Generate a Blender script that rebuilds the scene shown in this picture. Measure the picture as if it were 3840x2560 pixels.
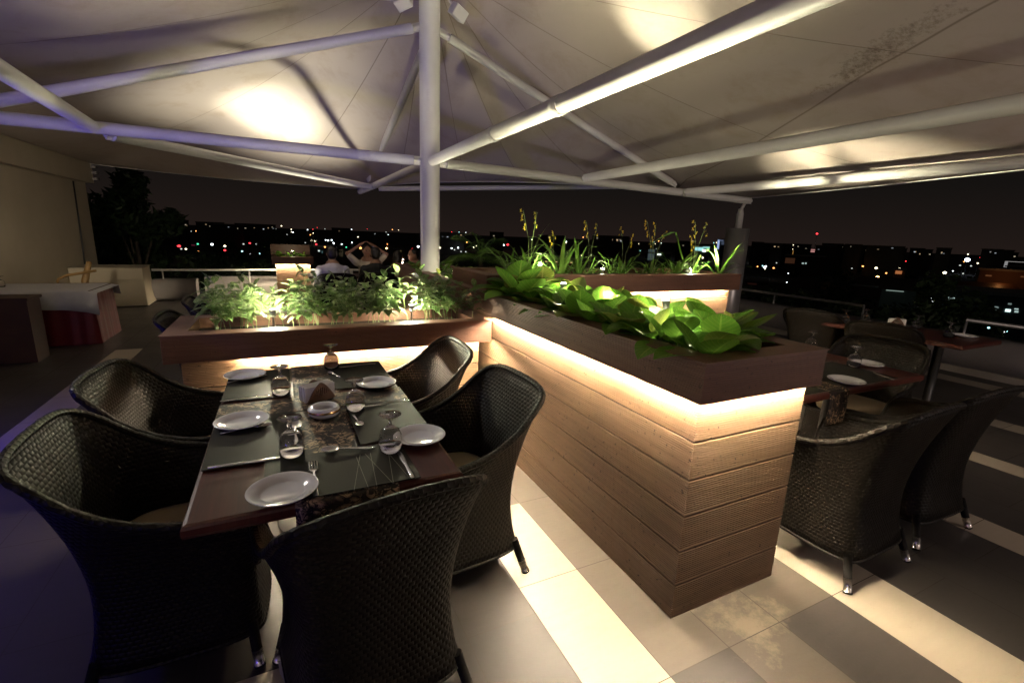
import bpy, bmesh, math, random
from math import sin, cos, pi, radians
from mathutils import Vector, Matrix
random.seed(7)
for o in list(bpy.data.objects): bpy.data.objects.remove(o)
SC = bpy.context.scene
COL = SC.collection

# ------------------------------------------------------------------ camera
F_PX, YAW, PITCH, ROLL, CH = 1748.2, .4617, .2237, .0377, 1.3897      # focal length in px of a 3840 px wide frame
_F = Vector((sin(YAW)*cos(PITCH), cos(YAW)*cos(PITCH), -sin(PITCH)))
_r = Vector((cos(YAW), -sin(YAW), 0)); _u = _r.cross(_F)
CR = _r*cos(ROLL)+_u*sin(ROLL); CU = -_r*sin(ROLL)+_u*cos(ROLL)
cam = bpy.data.cameras.new('camera'); camo = bpy.data.objects.new('camera', cam); COL.objects.link(camo)
cam.sensor_width = 36; cam.lens = F_PX/3840*36; cam.clip_start = .02; cam.clip_end = 6000
m = Matrix((CR, CU, -_F)).transposed().to_4x4(); m.translation = Vector((0, 0, CH)); camo.matrix_world = m
cam.dof.use_dof = False; cam.dof.focus_distance = 2.0; cam.dof.aperture_fstop = 5.6
SC.camera = camo
SC.view_settings.view_transform = 'Standard'; SC.view_settings.look = 'None'; SC.view_settings.exposure = 0; SC.view_settings.gamma = 1
SC.cycles.use_denoising = True; SC.cycles.pixel_filter_width = 1.2; SC.cycles.max_bounces = 8; SC.cycles.transparent_max_bounces = 24
SC.cycles.sample_clamp_indirect = 4; SC.cycles.caustics_reflective = False; SC.cycles.caustics_refractive = False

# photograph measurements (in a 2352 px wide frame, or in an enlarged detail of the 3840 px one) -> real points of the place
def ray(px, py):
    px *= 3840/2352; py *= 3840/2352
    return _F+CR*((px-1920)/F_PX)+CU*((1280-py)/F_PX)
def zp(p, z): d = ray(*p); t = (z-CH)/d.z; return Vector((d.x*t, d.y*t, z))
def yp(p, y): d = ray(*p); t = y/d.y; return Vector((d.x*t, y, CH+d.z*t))
def xp(p, x): d = ray(*p); t = x/d.x; return Vector((x, d.y*t, CH+d.z*t))
def rp(p, dist): d = ray(*p).normalized(); return Vector((0, 0, CH))+d*dist
def dt(x0, y0, s): return lambda x, y: ((x0+x/s)*2352/3840, (y0+y/s)*2352/3840)
qT = dt(700, 1200, 1.96); qC = dt(1000, 820, 3.36); qE = dt(550, 820, 3.36); qH = dt(2550, 780, 1.8233)
qA = dt(0, 900, 3.1357); qB = dt(2700, 1080, 2352/1140); q2 = dt(1200, 700, 2.24); q3 = dt(1750, 750, 2.1382)

# ------------------------------------------------------------------ world (night sky with the glow of a city)
W = bpy.data.worlds.new("World"); SC.world = W; W.use_nodes = True
nt = W.node_tree; nt.nodes.clear()
out = nt.nodes.new('ShaderNodeOutputWorld'); bg = nt.nodes.new('ShaderNodeBackground'); tc = nt.nodes.new('ShaderNodeTexCoord')
sep = nt.nodes.new('ShaderNodeSeparateXYZ'); rmp = nt.nodes.new('ShaderNodeValToRGB')
nt.links.new(tc.outputs['Generated'], sep.inputs[0]); nt.links.new(sep.outputs['Z'], rmp.inputs[0])
nt.links.new(rmp.outputs[0], bg.inputs[0]); nt.links.new(bg.outputs[0], out.inputs[0])
e = rmp.color_ramp.elements; e[0].position = 0; e[0].color = (.0150, .0098, .0082, 1); e[1].position = .5; e[1].color = (.0046, .0042, .0038, 1)
n_ = e.new(.10); n_.color = (.0072, .0060, .0053, 1)
bg.inputs[1].default_value = 1.0

def lamp(kind, name, loc, energy, color, to=None, size=.05, spot=60, blend=.5, parent=None, size_y=None):
    L = bpy.data.lights.new(name, kind); L.energy = energy; L.color = color
    if kind == 'AREA':
        L.size = size
        if size_y: L.shape = 'RECTANGLE'; L.size_y = size_y
    else: L.shadow_soft_size = size
    if kind == 'SPOT': L.spot_size = radians(spot); L.spot_blend = blend
    o = bpy.data.objects.new(name, L); COL.objects.link(o); o.location = loc
    if to is not None: o.rotation_euler = (Vector(to)-Vector(loc)).to_track_quat('-Z', 'Y').to_euler()
    if parent: o.parent = parent; o.location = Vector(loc)-parent.location
    return o
WARM = (1, .78, .48)
# blue lamps left of the picture and roof floodlights; unseen fill lamps are added
lamp('SPOT', 'blue_bar_lamp', (-2.75, 2.7, 1.5), 150, (.05, .02, 1), to=(-1.85, 2.9, 0), size=.15, spot=105, blend=1)
lamp('SPOT', 'blue_bar_lamp', (-2.85, 1.9, .5), 170, (.14, .09, 1), to=(-.3, 4.6, 2.0), size=.1, spot=60, blend=1)
lamp('AREA', 'blue_bar_lamp', (-2.2, -.6, .6), 6, (.08, .05, 1), to=(-.3, 1.6, .6), size=.3)
lamp('AREA', 'canopy_fill', (-1.4, -1.9, 1.5), 16, (1, .84, .80), to=(-1.2, -.6, 3.2), size=.4)  # added fill that brightens the fabric from below, no fixture
lamp('AREA', 'canopy_fill', (4.2, -1.9, 1.4), 48, (1, .81, .73), to=(4.1, .2, 3.0), size=.4)  # added fill for the right half of the fabric
lamp('SPOT', 'roof_floodlight', (.05, 6.75, .12), 850, (1, .94, .70), to=(.02, 6.98, 2.9), size=.13, spot=30, blend=1)
lamp('SPOT', 'roof_floodlight', (.05, 6.70, .12), 420, (1, .93, .70), to=(.0, 6.8, 2.9), size=.13, spot=72, blend=1)
lamp('SPOT', 'wall_fill', (-2.2, 2.2, 2.0), 680, (1, .84, .62), to=(-3.15, 9.9, 1.7), size=.2, spot=30, blend=1)  # added spot that brightens the cream wall
lamp('SPOT', 'table_fill', (-1.9, 3.9, 2.4), 175, (1, .94, .87), to=(.16, 1.78, .7), size=.12, spot=33, blend=1)  # added fill on the set table, replaces light bounced off the canopy

# ------------------------------------------------------------------ materials
def mat(name, col, rough=.5, metal=0, spec=.5, **k):
    M = bpy.data.materials.new(name); M.use_nodes = True
    b = M.node_tree.nodes['Principled BSDF']
    b.inputs['Base Color'].default_value = (*col, 1); b.inputs['Roughness'].default_value = rough
    b.inputs['Metallic'].default_value = metal; b.inputs['Specular IOR Level'].default_value = spec
    for a, v in k.items(): b.inputs[a.replace('_', ' ')].default_value = v
    return M
class G:   # tiny node helper
    def __init__(s, M): s.M = M; s.t = M.node_tree; s.b = s.t.nodes['Principled BSDF']
    def n(s, typ, **k):
        x = s.t.nodes.new('ShaderNode'+typ)
        for a, v in k.items():
            if a.startswith('i_'): x.inputs[a[2:].replace('_', ' ')].default_value = v
            else: setattr(x, a, v)
        return x
    def l(s, a, b): s.t.links.new(a, b)
    def math(s, op, a, b=None):
        x = s.n('Math', operation=op)
        for i, v in enumerate((a, b)):
            if v is None: continue
            if isinstance(v, (int, float)): x.inputs[i].default_value = v
            else: s.l(v, x.inputs[i])
        return x.outputs[0]
    def noise(s, scale, detail=3, rough=.5, vec=None, dist=0):
        x = s.n('TexNoise'); x.inputs['Scale'].default_value = scale; x.inputs['Detail'].default_value = detail
        x.inputs['Roughness'].default_value = rough; x.inputs['Distortion'].default_value = dist
        s.l(vec or s.coord(), x.inputs['Vector']); return x.outputs[0]
    def coord(s, kind='Object'):
        return s.n('TexCoord').outputs[kind]
    def mapv(s, v, sc): x = s.n('Mapping'); x.inputs['Scale'].default_value = sc; s.l(v, x.inputs[0]); return x.outputs[0]
    def ramp(s, f, *st):
        x = s.n('ValToRGB'); e = x.color_ramp.elements
        while len(e) < len(st): e.new(.5)
        for i, (p, c) in enumerate(st): e[i].position = p; e[i].color = (*c, 1) if len(c) == 3 else c
        s.l(f, x.inputs[0]); return x.outputs[0]
    def mix(s, f, a, b, mode='MIX'):
        x = s.n('Mix', data_type='RGBA', blend_type=mode)
        for i, v in ((0, f), (6, a), (7, b)):
            if isinstance(v, (int, float)): x.inputs[i].default_value = v
            elif isinstance(v, tuple): x.inputs[i].default_value = (*v, 1)
            else: s.l(v, x.inputs[i])
        return x.outputs[2]
    def bump(s, h, strength=.3, dist=.01):
        x = s.n('Bump'); x.inputs['Strength'].default_value = strength; x.inputs['Distance'].default_value = dist
        s.l(h, x.inputs['Height']); s.l(x.outputs[0], s.b.inputs['Normal'])
    def col(s, c): s.l(c, s.b.inputs['Base Color'])
    def rough(s, c): s.l(c, s.b.inputs['Roughness'])
def noisy(name, c1, c2, scale=8, rough=.5, r2=None, bump=0, bd=.01, **k):
    M = mat(name, c1, rough, **k); g = G(M); f = g.noise(scale, 5, .6)
    g.col(g.ramp(f, (.3, c1), (.7, c2)))
    if r2 is not None: g.rough(g.math('ADD', g.math('MULTIPLY', g.noise(scale*1.7, 4), r2-rough), rough))
    if bump: g.bump(g.noise(scale*6, 4), bump, bd)
    return M
def emis(name, col, strength):
    M = bpy.data.materials.new(name); M.use_nodes = True
    b = M.node_tree.nodes['Principled BSDF']; b.inputs['Base Color'].default_value = (0, 0, 0, 1)
    b.inputs['Emission Color'].default_value = (*col, 1); b.inputs['Emission Strength'].default_value = strength
    return M

# composite deck board: fine streaks along the board, slightly stained
def deck_mat(name, c1, c2, rough=.5):
    M = mat(name, c1, rough); g = G(M); co = g.coord()
    # streaks run horizontally whichever way the board faces
    st = g.noise(1, 6, .65, g.mapv(co, (2.2, 2.2, 60))); bl = g.noise(3.1, 4, .6)
    f = g.math('ADD', g.math('MULTIPLY', st, .6), g.math('MULTIPLY', bl, .4))
    c = g.ramp(f, (.35, c1), (.62, c2))
    sp = g.noise(60, 2, .5); c = g.mix(g.ramp(sp, (.66, (0, 0, 0)), (.74, (1, 1, 1))), c, (.035, .018, .010), 'MIX')
    g.col(c); g.rough(g.math('ADD', g.math('MULTIPLY', bl, .25), rough-.1)); g.bump(g.noise(120, 3), .08, .002); return M
M_DECK = deck_mat('composite_board', (.165, .098, .053), (.275, .172, .100), .46)
M_CAP = deck_mat('composite_cap', (.115, .052, .034), (.185, .092, .060), .50)
M_GAP = mat('board_gap', (.015, .01, .008), .9)
M_SOIL = noisy('soil', (.012, .008, .005), (.06, .04, .022), 35, .95, bump=.8, bd=.02)
M_WHITEPAINT = noisy('white_tube_paint', (.72, .70, .68), (.62, .60, .57), 2.5, .30, .42)
M_STEEL = noisy('brushed_steel', (.60, .58, .56), (.48, .47, .46), 3, .30, .40, metal=.55)
M_CHROME = mat('polished_steel', (.86, .84, .80), .27, 1)
M_DARKPOST = mat('dark_metal', (.05, .05, .05), .4, .6)
M_PLATE = mat('porcelain', (.80, .80, .80), .10, 0, .5, Coat_Weight=.6)
M_GOLD = mat('gold_band', (.83, .52, .20), .25, 1)
M_GLASS = mat('clear_glass', (1, 1, 1), .0, Transmission_Weight=1.0, IOR=1.46)
M_NAPKIN = noisy('paper_napkin', (.78, .76, .72), (.66, .64, .60), 20, .85, bump=.2)
M_HOLDER = noisy('lacquered_holder', (.10, .055, .035), (.14, .08, .05), 8, .35)
M_RUBBER = mat('black_rubber', (.008, .0075, .007), .7, spec=.12)
M_LED = emis('led_strip', (1, .81, .56), 1150)
M_WALLP = noisy('cream_wall_paint', (.50, .44, .33), (.44, .385, .285), 1.6, .85, bump=.15)
M_GREYWALL = noisy('grey_render', (.26, .24, .23), (.21, .195, .19), 2.5, .7, bump=.15)
M_CLOTH_W = noisy('white_linen', (.66, .66, .68), (.56, .56, .58), 9, .85)
M_CLOTH_R = noisy('red_satin', (.15, .006, .010), (.10, .004, .007), 9, .5)
M_WOODDK = noisy('dark_wood', (.045, .022, .015), (.075, .036, .022), 4, .45, .6)
M_GOLDWOOD = mat('gilt_wood', (.34, .21, .08), .4)
M_CUSHION = noisy('seat_cushion', (.30, .24, .155), (.25, .19, .12), 6, .55)
M_WRAP = mat('plastic_wrap', (.85, .85, .85), .12, Transmission_Weight=.85, IOR=1.2, Alpha=.55)
# mahogany table
M_MAHOG = mat('mahogany', (.05, .012, .008), .28, spec=.35, Coat_Weight=.08); g = G(M_MAHOG)
f = g.noise(1, 6, .6, g.mapv(g.coord(), (60, 3, 3))); g.col(g.ramp(f, (.3, (.040, .010, .007)), (.7, (.088, .022, .014)))); g.rough(g.math('ADD', g.math('MULTIPLY', g.noise(30, 3), .15), .24))
# place mat: dark green-black vinyl with wood-like streaks
M_MAT = mat('place_mat', (.03, .032, .022), .5, spec=.1); g = G(M_MAT)
f = g.noise(1, 7, .7, g.mapv(g.coord(), (4, 110, 4))); g.col(g.ramp(f, (.3, (.007, .007, .006)), (.62, (.016, .0155, .013)), (.75, (.045, .042, .034)))); g.rough(g.math('ADD', g.math('MULTIPLY', f, .2), .42))
M_MATLINE = mat('mat_line', (.20, .20, .17), .5)
# brocade runner: dark cloth with bronze branching flowers
M_RUN = mat('brocade', (.02, .015, .012), .6, spec=.2); g = G(M_RUN); co = g.coord()
nz = g.n('TexVoronoi', feature='DISTANCE_TO_EDGE'); nz.inputs['Scale'].default_value = 34
wv = g.n('TexNoise'); wv.inputs['Scale'].default_value = 14; g.l(co, wv.inputs['Vector'])
ad = g.n('VectorMath', operation='ADD'); sc_ = g.n('VectorMath', operation='SCALE'); sc_.inputs['Scale'].default_value = .09
g.l(wv.outputs[1], sc_.inputs[0]); g.l(co, ad.inputs[0]); g.l(sc_.outputs[0], ad.inputs[1]); g.l(ad.outputs[0], nz.inputs['Vector'])
flw = g.noise(48, 4, .7, ad.outputs[0]); big = g.noise(17, 2, .5, ad.outputs[0])
msk = g.math('MULTIPLY', g.ramp(flw, (.46, (0, 0, 0)), (.53, (1, 1, 1))), g.ramp(big, (.44, (0, 0, 0)), (.56, (1, 1, 1))))
c = g.mix(msk, (.018, .014, .012), (.36, .25, .16)); c = g.mix(g.ramp(nz.outputs[0], (.03, (1, 1, 1)), (.07, (0, 0, 0))), c, (.003, .003, .003)); g.col(c)
g.bump(flw, .3, .002)
# woven synthetic wicker (uv in metres)
def wicker(name, c1, c2, holes):
    M = mat(name, c1, .46, spec=.16); g = G(M); uv = g.n('UVMap'); sp = g.n('SeparateXYZ'); g.l(uv.outputs[0], sp.inputs[0])
    a, b = 48.0, 68.0
    v = g.math('MULTIPLY', sp.outputs[1], b); row = g.math('FLOOR', v)
    u = g.math('ADD', g.math('MULTIPLY', sp.outputs[0], a), g.math('MULTIPLY', row, .5))
    su = g.math('ABSOLUTE', g.math('SINE', g.math('MULTIPLY', u, pi))); sv = g.math('ABSOLUTE', g.math('SINE', g.math('MULTIPLY', v, pi)))
    h = g.math('MULTIPLY', g.math('POWER', su, .55), g.math('POWER', sv, .45))
    vv = g.n('TexVoronoi'); vv.inputs['Scale'].default_value = 90; g.l(uv.outputs[0], vv.inputs['Vector'])
    g.col(g.mix(g.ramp(h, (.15, (0, 0, 0)), (.55, (1, 1, 1))), (.003, .003, .002), g.mix(g.ramp(vv.outputs[1], (.2, (0, 0, 0)), (.8, (1, 1, 1))), c1, c2))); g.bump(h, .55, .004)
    g.rough(g.math('ADD', g.math('MULTIPLY', g.noise(40, 2), .18), .36))
    if holes: g.l(g.ramp(h, (.13, (0, 0, 0)), (.17, (1, 1, 1))), g.b.inputs['Alpha'])
    return M
M_WICK = wicker('woven_wicker', (.0052, .0042, .0030), (.0098, .0076, .0053), True)
M_WICKSOLID = wicker('braided_wicker', (.006, .005, .0038), (.010, .008, .006), False)
M_WICKBROWN = wicker('brown_wicker', (.028, .019, .012), (.045, .030, .019), False)
def leafmat(name, c1, c2, vein, scale=22, trans=.35, rough=.32, spots=None):
    M = mat(name, c1, rough, spec=.5); g = G(M); uv = g.n('UVMap'); sp = g.n('SeparateXYZ'); g.l(uv.outputs[0], sp.inputs[0])
    oi = g.n('ObjectInfo'); c = g.mix(g.noise(scale, 4, .6), c1, c2)
    if spots: c = g.mix(g.ramp(g.noise(150, 3, .7), (.50, (0, 0, 0)), (.58, (1, 1, 1))), c, spots)
    d = g.math('ABSOLUTE', g.math('SUBTRACT', sp.outputs[0], .5))
    vn = g.ramp(d, (.0, (1, 1, 1)), (.045, (0, 0, 0)))
    # side veins
    sv = g.math('SINE', g.math('MULTIPLY', g.math('SUBTRACT', sp.outputs[1], g.math('MULTIPLY', d, .55)), 55)); svm = g.ramp(sv, (.86, (0, 0, 0)), (1, (.5, .5, .5)))
    c = g.mix(vn, c, vein); c = g.mix(svm, c, vein); g.col(c); g.bump(sv, .12, .004)
    tr = g.n('BsdfTranslucent'); g.l(c, tr.inputs[0]); ms = g.n('MixShader'); ms.inputs[0].default_value = trans
    g.l(g.b.outputs[0], ms.inputs[1]); g.l(tr.outputs[0], ms.inputs[2]); g.l(ms.outputs[0], g.t.nodes['Material Output'].inputs[0]); return M
M_LEAF_V = leafmat('variegated_leaf', (.07, .15, .035), (.13, .24, .06), (.18, .28, .09), spots=(.32, .36, .20))
M_LEAF_B = leafmat('broad_leaf', (.07, .19, .022), (.15, .31, .03), (.26, .40, .08), 7, .50, .34)
M_LEAF_Y = leafmat('yellowing_leaf', (.20, .22, .035), (.12, .20, .03), (.30, .30, .08), 9, .4, .35)
M_LEAF_G = leafmat('strap_leaf', (.07, .17, .025), (.13, .25, .04), (.18, .28, .07), 9, .35, .35)
M_LEAF_D = leafmat('dark_leaf', (.018, .035, .012), (.03, .055, .018), (.03, .06, .02), 9, .2, .5)
M_STEM = mat('green_stem', (.14, .19, .06), .5)
M_PETAL = mat('yellow_petal', (.65, .48, .04), .5)
M_PETALW = mat('white_petal', (.75, .72, .6), .5)
M_BARK = noisy('bark', (.04, .03, .02), (.07, .05, .035), 12, .9, bump=.6)

# ------------------------------------------------------------------ mesh helpers
class MB:
    def __init__(s): s.v = []; s.f = []; s.uv = []; s.mi = []; s.cur = 0; s.sm = []; s.smooth = False
    def vs(s, pts): i = len(s.v); s.v += [tuple(p) for p in pts]; return i
    def face(s, idx, uv=None): s.f.append(tuple(idx)); s.uv.append(uv); s.mi.append(s.cur); s.sm.append(s.smooth)
    def box(s, x0, y0, z0, x1, y1, z1):
        i = s.vs([(x0, y0, z0), (x1, y0, z0), (x1, y1, z0), (x0, y1, z0), (x0, y0, z1), (x1, y0, z1), (x1, y1, z1), (x0, y1, z1)])
        for q in ((0, 3, 2, 1), (4, 5, 6, 7), (0, 1, 5, 4), (1, 2, 6, 5), (2, 3, 7, 6), (3, 0, 4, 7)): s.face([i+k for k in q])
        return s
    def grid(s, rows, closed=False, uvs=None):
        n = len(rows[0]); i = s.vs([p for r in rows for p in r])
        for a in range(len(rows)-1):
            for b in range(n if closed else n-1):
                b2 = (b+1) % n; q = [i+a*n+b, i+a*n+b2, i+(a+1)*n+b2, i+(a+1)*n+b]
                u = None
                if uvs: u = [uvs[a][b], uvs[a][b+1 if b+1 < len(uvs[a]) else 0], uvs[a+1][b+1 if b+1 < len(uvs[a]) else 0], uvs[a+1][b]]
                s.face(q, u)
        return i, n
    def cap(s, i, n, rev=False):
        q = list(range(i, i+n)); s.face(q[::-1] if rev else q)
    def tube(s, pts, rad, n=10, caps=True):
        pts = [Vector(p) for p in pts]
        if not isinstance(rad, (list, tuple)): rad = [rad]*len(pts)
        s.smooth = True; rows = []; uvs = []; up = None; L = 0
        for k, p in enumerate(pts):
            t = (pts[min(k+1, len(pts)-1)]-pts[max(k-1, 0)]).normalized()
            if up is None:
                up = Vector((0, 0, 1)) if abs(t.z) < .9 else Vector((1, 0, 0))
            a = t.cross(up).normalized(); b = a.cross(t).normalized(); up = b
            if k: L += (p-pts[k-1]).length
            rows.append([p+(a*cos(2*pi*j/n)+b*sin(2*pi*j/n))*rad[k] for j in range(n)])
            uvs.append([(L, 2*pi*rad[k]*j/n) for j in range(n+1)])
        i, _ = s.grid(rows, True, uvs)
        s.smooth = False
        if caps: s.cap(i, n); s.cap(i+(len(rows)-1)*n, n, True)
        return s
    def lathe(s, prof, c=(0, 0, 0), n=24, smooth=True):
        s.smooth = smooth
        rows = [[(c[0]+r*cos(2*pi*j/n), c[1]+r*sin(2*pi*j/n), c[2]+z) for j in range(n)] for r, z in prof]
        s.grid(rows, True); s.smooth = False; return s
    def ringrect(s, rect, prof):   # sweep a profile of (outward offset, z) round a rectangle, mitred
        x0, y0, x1, y1 = rect
        rows = [[(x0-o, y0-o, z), (x1+o, y0-o, z), (x1+o, y1+o, z), (x0-o, y1+o, z)] for o, z in prof]
        s.grid(rows, True); return s
    recalc = False
    def mesh(s, name):
        me = bpy.data.meshes.new(name); me.from_pydata(s.v, [], s.f)
        if any(u is not None for u in s.uv):
            L = me.uv_layers.new(name='UVMap').data; k = 0
            for f, u in zip(s.f, s.uv):
                for j in range(len(f)): L[k].uv = u[j] if u else (0, 0); k += 1
        me.polygons.foreach_set('use_smooth', s.sm)
        if s.recalc:
            bm = bmesh.new(); bm.from_mesh(me); bmesh.ops.remove_doubles(bm, verts=bm.verts, dist=1e-6); bmesh.ops.recalc_face_normals(bm, faces=bm.faces); bm.to_mesh(me); bm.free(); me.polygons.foreach_set('use_smooth', [True]*len(me.polygons)); me.update(); return me
        me.polygons.foreach_set('material_index', s.mi); me.update(); return me
def obj(name, mb, mats, parent=None, loc=None):
    me = mb.mesh(name) if isinstance(mb, MB) else mb
    for x in (mats if isinstance(mats, (list, tuple)) else [mats]): me.materials.append(x)
    o = bpy.data.objects.new(name, me); COL.objects.link(o)
    if parent: o.parent = parent
    if loc is not None: o.location = loc
    return o
def tag(o, label, cat, group=None):
    o['label'] = label; o['category'] = cat
    if group: o['group'] = group
    return o
def thing(name, label, cat, loc=(0, 0, 0), rz=0, group=None):
    o = bpy.data.objects.new(name, None); COL.objects.link(o); o.location = loc; o.rotation_euler = (0, 0, rz); return tag(o, label, cat, group)
def struct(name, mb, m, kind='structure'): o = obj(name, mb, m); o['kind'] = kind; return o
KIDS = {}
def copy_tree(o, parent=None):
    c = o.copy(); COL.objects.link(c)
    if parent: c.parent = parent
    for ch in [x for x in bpy.data.objects if x.parent == o]: copy_tree(ch, c)
    return c
def place(proto, loc, rz, label, group=None, scale=None):
    if not proto.get('used'): o = proto; proto['used'] = 1
    else: o = copy_tree(proto)
    o.location = loc; o.rotation_euler = (0, 0, rz); o['label'] = label
    if group: o['group'] = group
    if scale: o.scale = (scale,)*3
    return o
def bevel(o, w=.004, seg=2):
    b = o.modifiers.new('b', 'BEVEL'); b.width = w; b.segments = seg; b.limit_method = 'ANGLE'; return o

# ------------------------------------------------------------------ floor
XB = [-3.05, -2.80, -2.525, -2.25, -1.975, -1.70, -1.45, -1.175, -.90, -.61, -.33, -.055, .23, .505, .78, 1.06, 1.335, 1.61, 1.94, 2.25, 2.525, 2.80, 3.07, 3.30, 3.60, 3.89, 4.17, 4.385, 4.66, 4.93, 5.20, 5.44, 5.72, 6.0, 6.28, 6.56, 6.84, 7.12, 7.4, 7.7]
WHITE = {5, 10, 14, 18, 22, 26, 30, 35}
rnd = random.Random(3)
fl = MB(); 
tones = []
tm = [mat('tile_tone', (.1, .1, .1), .5) for _ in range(3)]
def tile_mat(name, c1, c2, rough):
    M = mat(name, c1, rough); g = G(M); co = g.coord()
    st = g.noise(1, 6, .62, g.mapv(co, (5, 34, 1))); bl = g.noise(2.3, 4, .6)
    c = g.mix(g.math('ADD', g.math('MULTIPLY', st, .65), g.math('MULTIPLY', bl, .35)), c1, c2)
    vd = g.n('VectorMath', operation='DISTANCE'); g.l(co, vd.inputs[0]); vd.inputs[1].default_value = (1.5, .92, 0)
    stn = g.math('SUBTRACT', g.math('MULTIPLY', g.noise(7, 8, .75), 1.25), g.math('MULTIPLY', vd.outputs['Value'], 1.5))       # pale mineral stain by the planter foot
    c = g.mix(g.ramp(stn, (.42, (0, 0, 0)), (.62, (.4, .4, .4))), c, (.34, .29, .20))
    c = g.mix(g.ramp(g.noise(24, 6, .8), (.60, (0, 0, 0)), (.72, (.4, .4, .4))), c, tuple(v*.6 for v in c1)); g.col(c)
    g.rough(g.math('ADD', g.math('MULTIPLY', bl, .22), rough-.10)); g.bump(g.noise(90, 3), .08, .003); return M
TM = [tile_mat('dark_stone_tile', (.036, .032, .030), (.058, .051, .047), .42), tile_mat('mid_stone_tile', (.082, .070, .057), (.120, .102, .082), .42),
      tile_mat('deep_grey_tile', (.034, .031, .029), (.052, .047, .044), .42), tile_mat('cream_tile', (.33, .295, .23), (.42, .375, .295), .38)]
for i in range(len(XB)-1):
    y = -3.0
    off = 0 if i in WHITE else rnd.choice((0, .275, .14))
    y0 = .87-.55*8-off
    while y0 < 11.5:
        y1 = y0+.55
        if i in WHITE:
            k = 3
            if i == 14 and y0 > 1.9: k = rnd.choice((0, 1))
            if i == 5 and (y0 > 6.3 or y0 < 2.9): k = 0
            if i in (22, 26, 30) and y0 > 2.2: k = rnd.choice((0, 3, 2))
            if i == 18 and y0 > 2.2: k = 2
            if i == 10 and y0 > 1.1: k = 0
        else:
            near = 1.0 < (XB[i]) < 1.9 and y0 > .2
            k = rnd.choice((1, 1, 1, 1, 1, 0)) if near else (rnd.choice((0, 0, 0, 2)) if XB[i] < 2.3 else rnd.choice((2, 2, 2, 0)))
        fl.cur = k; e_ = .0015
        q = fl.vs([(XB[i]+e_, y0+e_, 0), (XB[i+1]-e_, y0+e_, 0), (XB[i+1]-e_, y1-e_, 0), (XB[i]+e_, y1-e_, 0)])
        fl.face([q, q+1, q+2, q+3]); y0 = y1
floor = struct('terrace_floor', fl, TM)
gb = MB(); gb.box(-3.05, -3.9, -.5, 7.72, 11.6, -.0025); struct('terrace_slab', gb, noisy('grout', (.05, .045, .04), (.08, .07, .06), 6, .9))
# pale mineral stain by the planter foot
# ------------------------------------------------------------------ planters
def ribprof(z0, z1, o=0, n=14, dep=.0026):
    P = [(o-.010, z0), (o-.001, z0), (o, z0+.0015)]; zz0, zz1 = z0+.006, z1-.006; h = (zz1-zz0)/n
    for k in range(n):
        a = zz0+k*h; P += [(o, a+h*.08), (o, a+h*.60), (o-dep, a+h*.70), (o-dep, a+h*.95)]
    P += [(o, zz1), (o, z1-.0015), (o-.001, z1), (o-.010, z1)]
    return P
def planter(name, label, cap, zc0, zc1, inset, boards, rim=.10, soil=None, led=True, ledy=None, ledbar=None):
    """cap = outer rectangle of the cap (x0,y0,x1,y1)"""
    t = thing(name, label, 'planter', ((cap[0]+cap[2])/2, cap[1], 0)); L = -t.location
    def ob(n_, mb, m_, par=t):
        mb.v = [(x+L.x, y+L.y, z) for x, y, z in mb.v]; return obj(n_, mb, m_, par)
    x0, y0, x1, y1 = cap; base = (x0+inset, y0+inset, x1-inset, y1-inset)
    mb = MB(); P = ribprof(zc0, zc1-.006, 0, 16)
    P = [(-inset-.004, zc0+.0)] + P[1:]                      # underside
    P[-1] = (-.006, zc1-.006)
    mb.ringrect(cap, [( -.008, zc0+.05), (-.008, zc0)]+P[1:]); ob('cap_fascia', mb, M_CAP)
    mb = MB(); mb.ringrect(cap, [(-rim, zc1-.09), (-rim, zc1), (.0035, zc1), (.0035, zc1-.004), (-.004, zc1-.0055)]); ob('cap_rim', mb, M_CAP)
    mb = MB(); mb.box(x0+rim+.001, y0+rim+.001, (soil or zc1-.06)-.05, x1-rim-.001, y1-rim-.001, soil or zc1-.06); s_ = ob('soil', mb, M_SOIL)
    for z0, z1 in boards:
        mb = MB(); mb.ringrect(base, ribprof(z0+.0035 if z0 > .01 else z0, z1-.004, 0)); ob('board', mb, M_DECK)
    mb = MB(); mb.ringrect(base, [(-.010, .001), (-.010, zc1-.10)]); ob('core', mb, M_GAP)
    if led:
        z = zc0+led; mb = MB(); o = max(.012, inset*.5-.006); bx = (x0+inset, y0+inset, x1-inset, y1-inset)
        bx = bx if not ledy else (bx[0], bx[1], bx[2], ledy); 
        if ledbar: mb.box(ledbar[0], y0+inset-o-.008, z, ledbar[1], y0+inset-o, z+.004)
        else: mb.ringrect(bx, [(o, z), (o+.008, z), (o+.008, z+.004), (o, z+.004), (o, z)])
        ob('light_strip', mb, M_LED)
    return t
H = .1432
PA = planter('long_planter', 'long brown ribbed planter box of big glossy leaves, its end nearest the camera', (1.202, 1.016, 1.849, 5.60), .869, 1.013, .035, [(k*H, (k+1)*H) for k in range(6)]+[(6*H, .93)], led=.004, ledy=2.74)
PB = planter('low_planter', 'lower brown planter of variegated seedlings behind the set table', (-.552, 2.716, 1.2, 3.31), .709, .851, .062, [(k*H-.02 if k else 0, (k+1)*H-.02) for k in range(5)]+[(5*H-.02, .78)], led=.004, soil=.79, ledbar=(-.22, 1.17))
PC = planter('cross_planter', 'tall brown planter of lilies and yellow orchids reaching to the steel post', (1.263, 2.964, 3.816, 3.688), .972, 1.116, .062, [(k*H+.03 if k else 0, (k+1)*H+.03) for k in range(6)]+[(6*H+.03, 1.03)], led=.004, ledbar=(1.95, 3.70))
fy = 9.3
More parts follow.
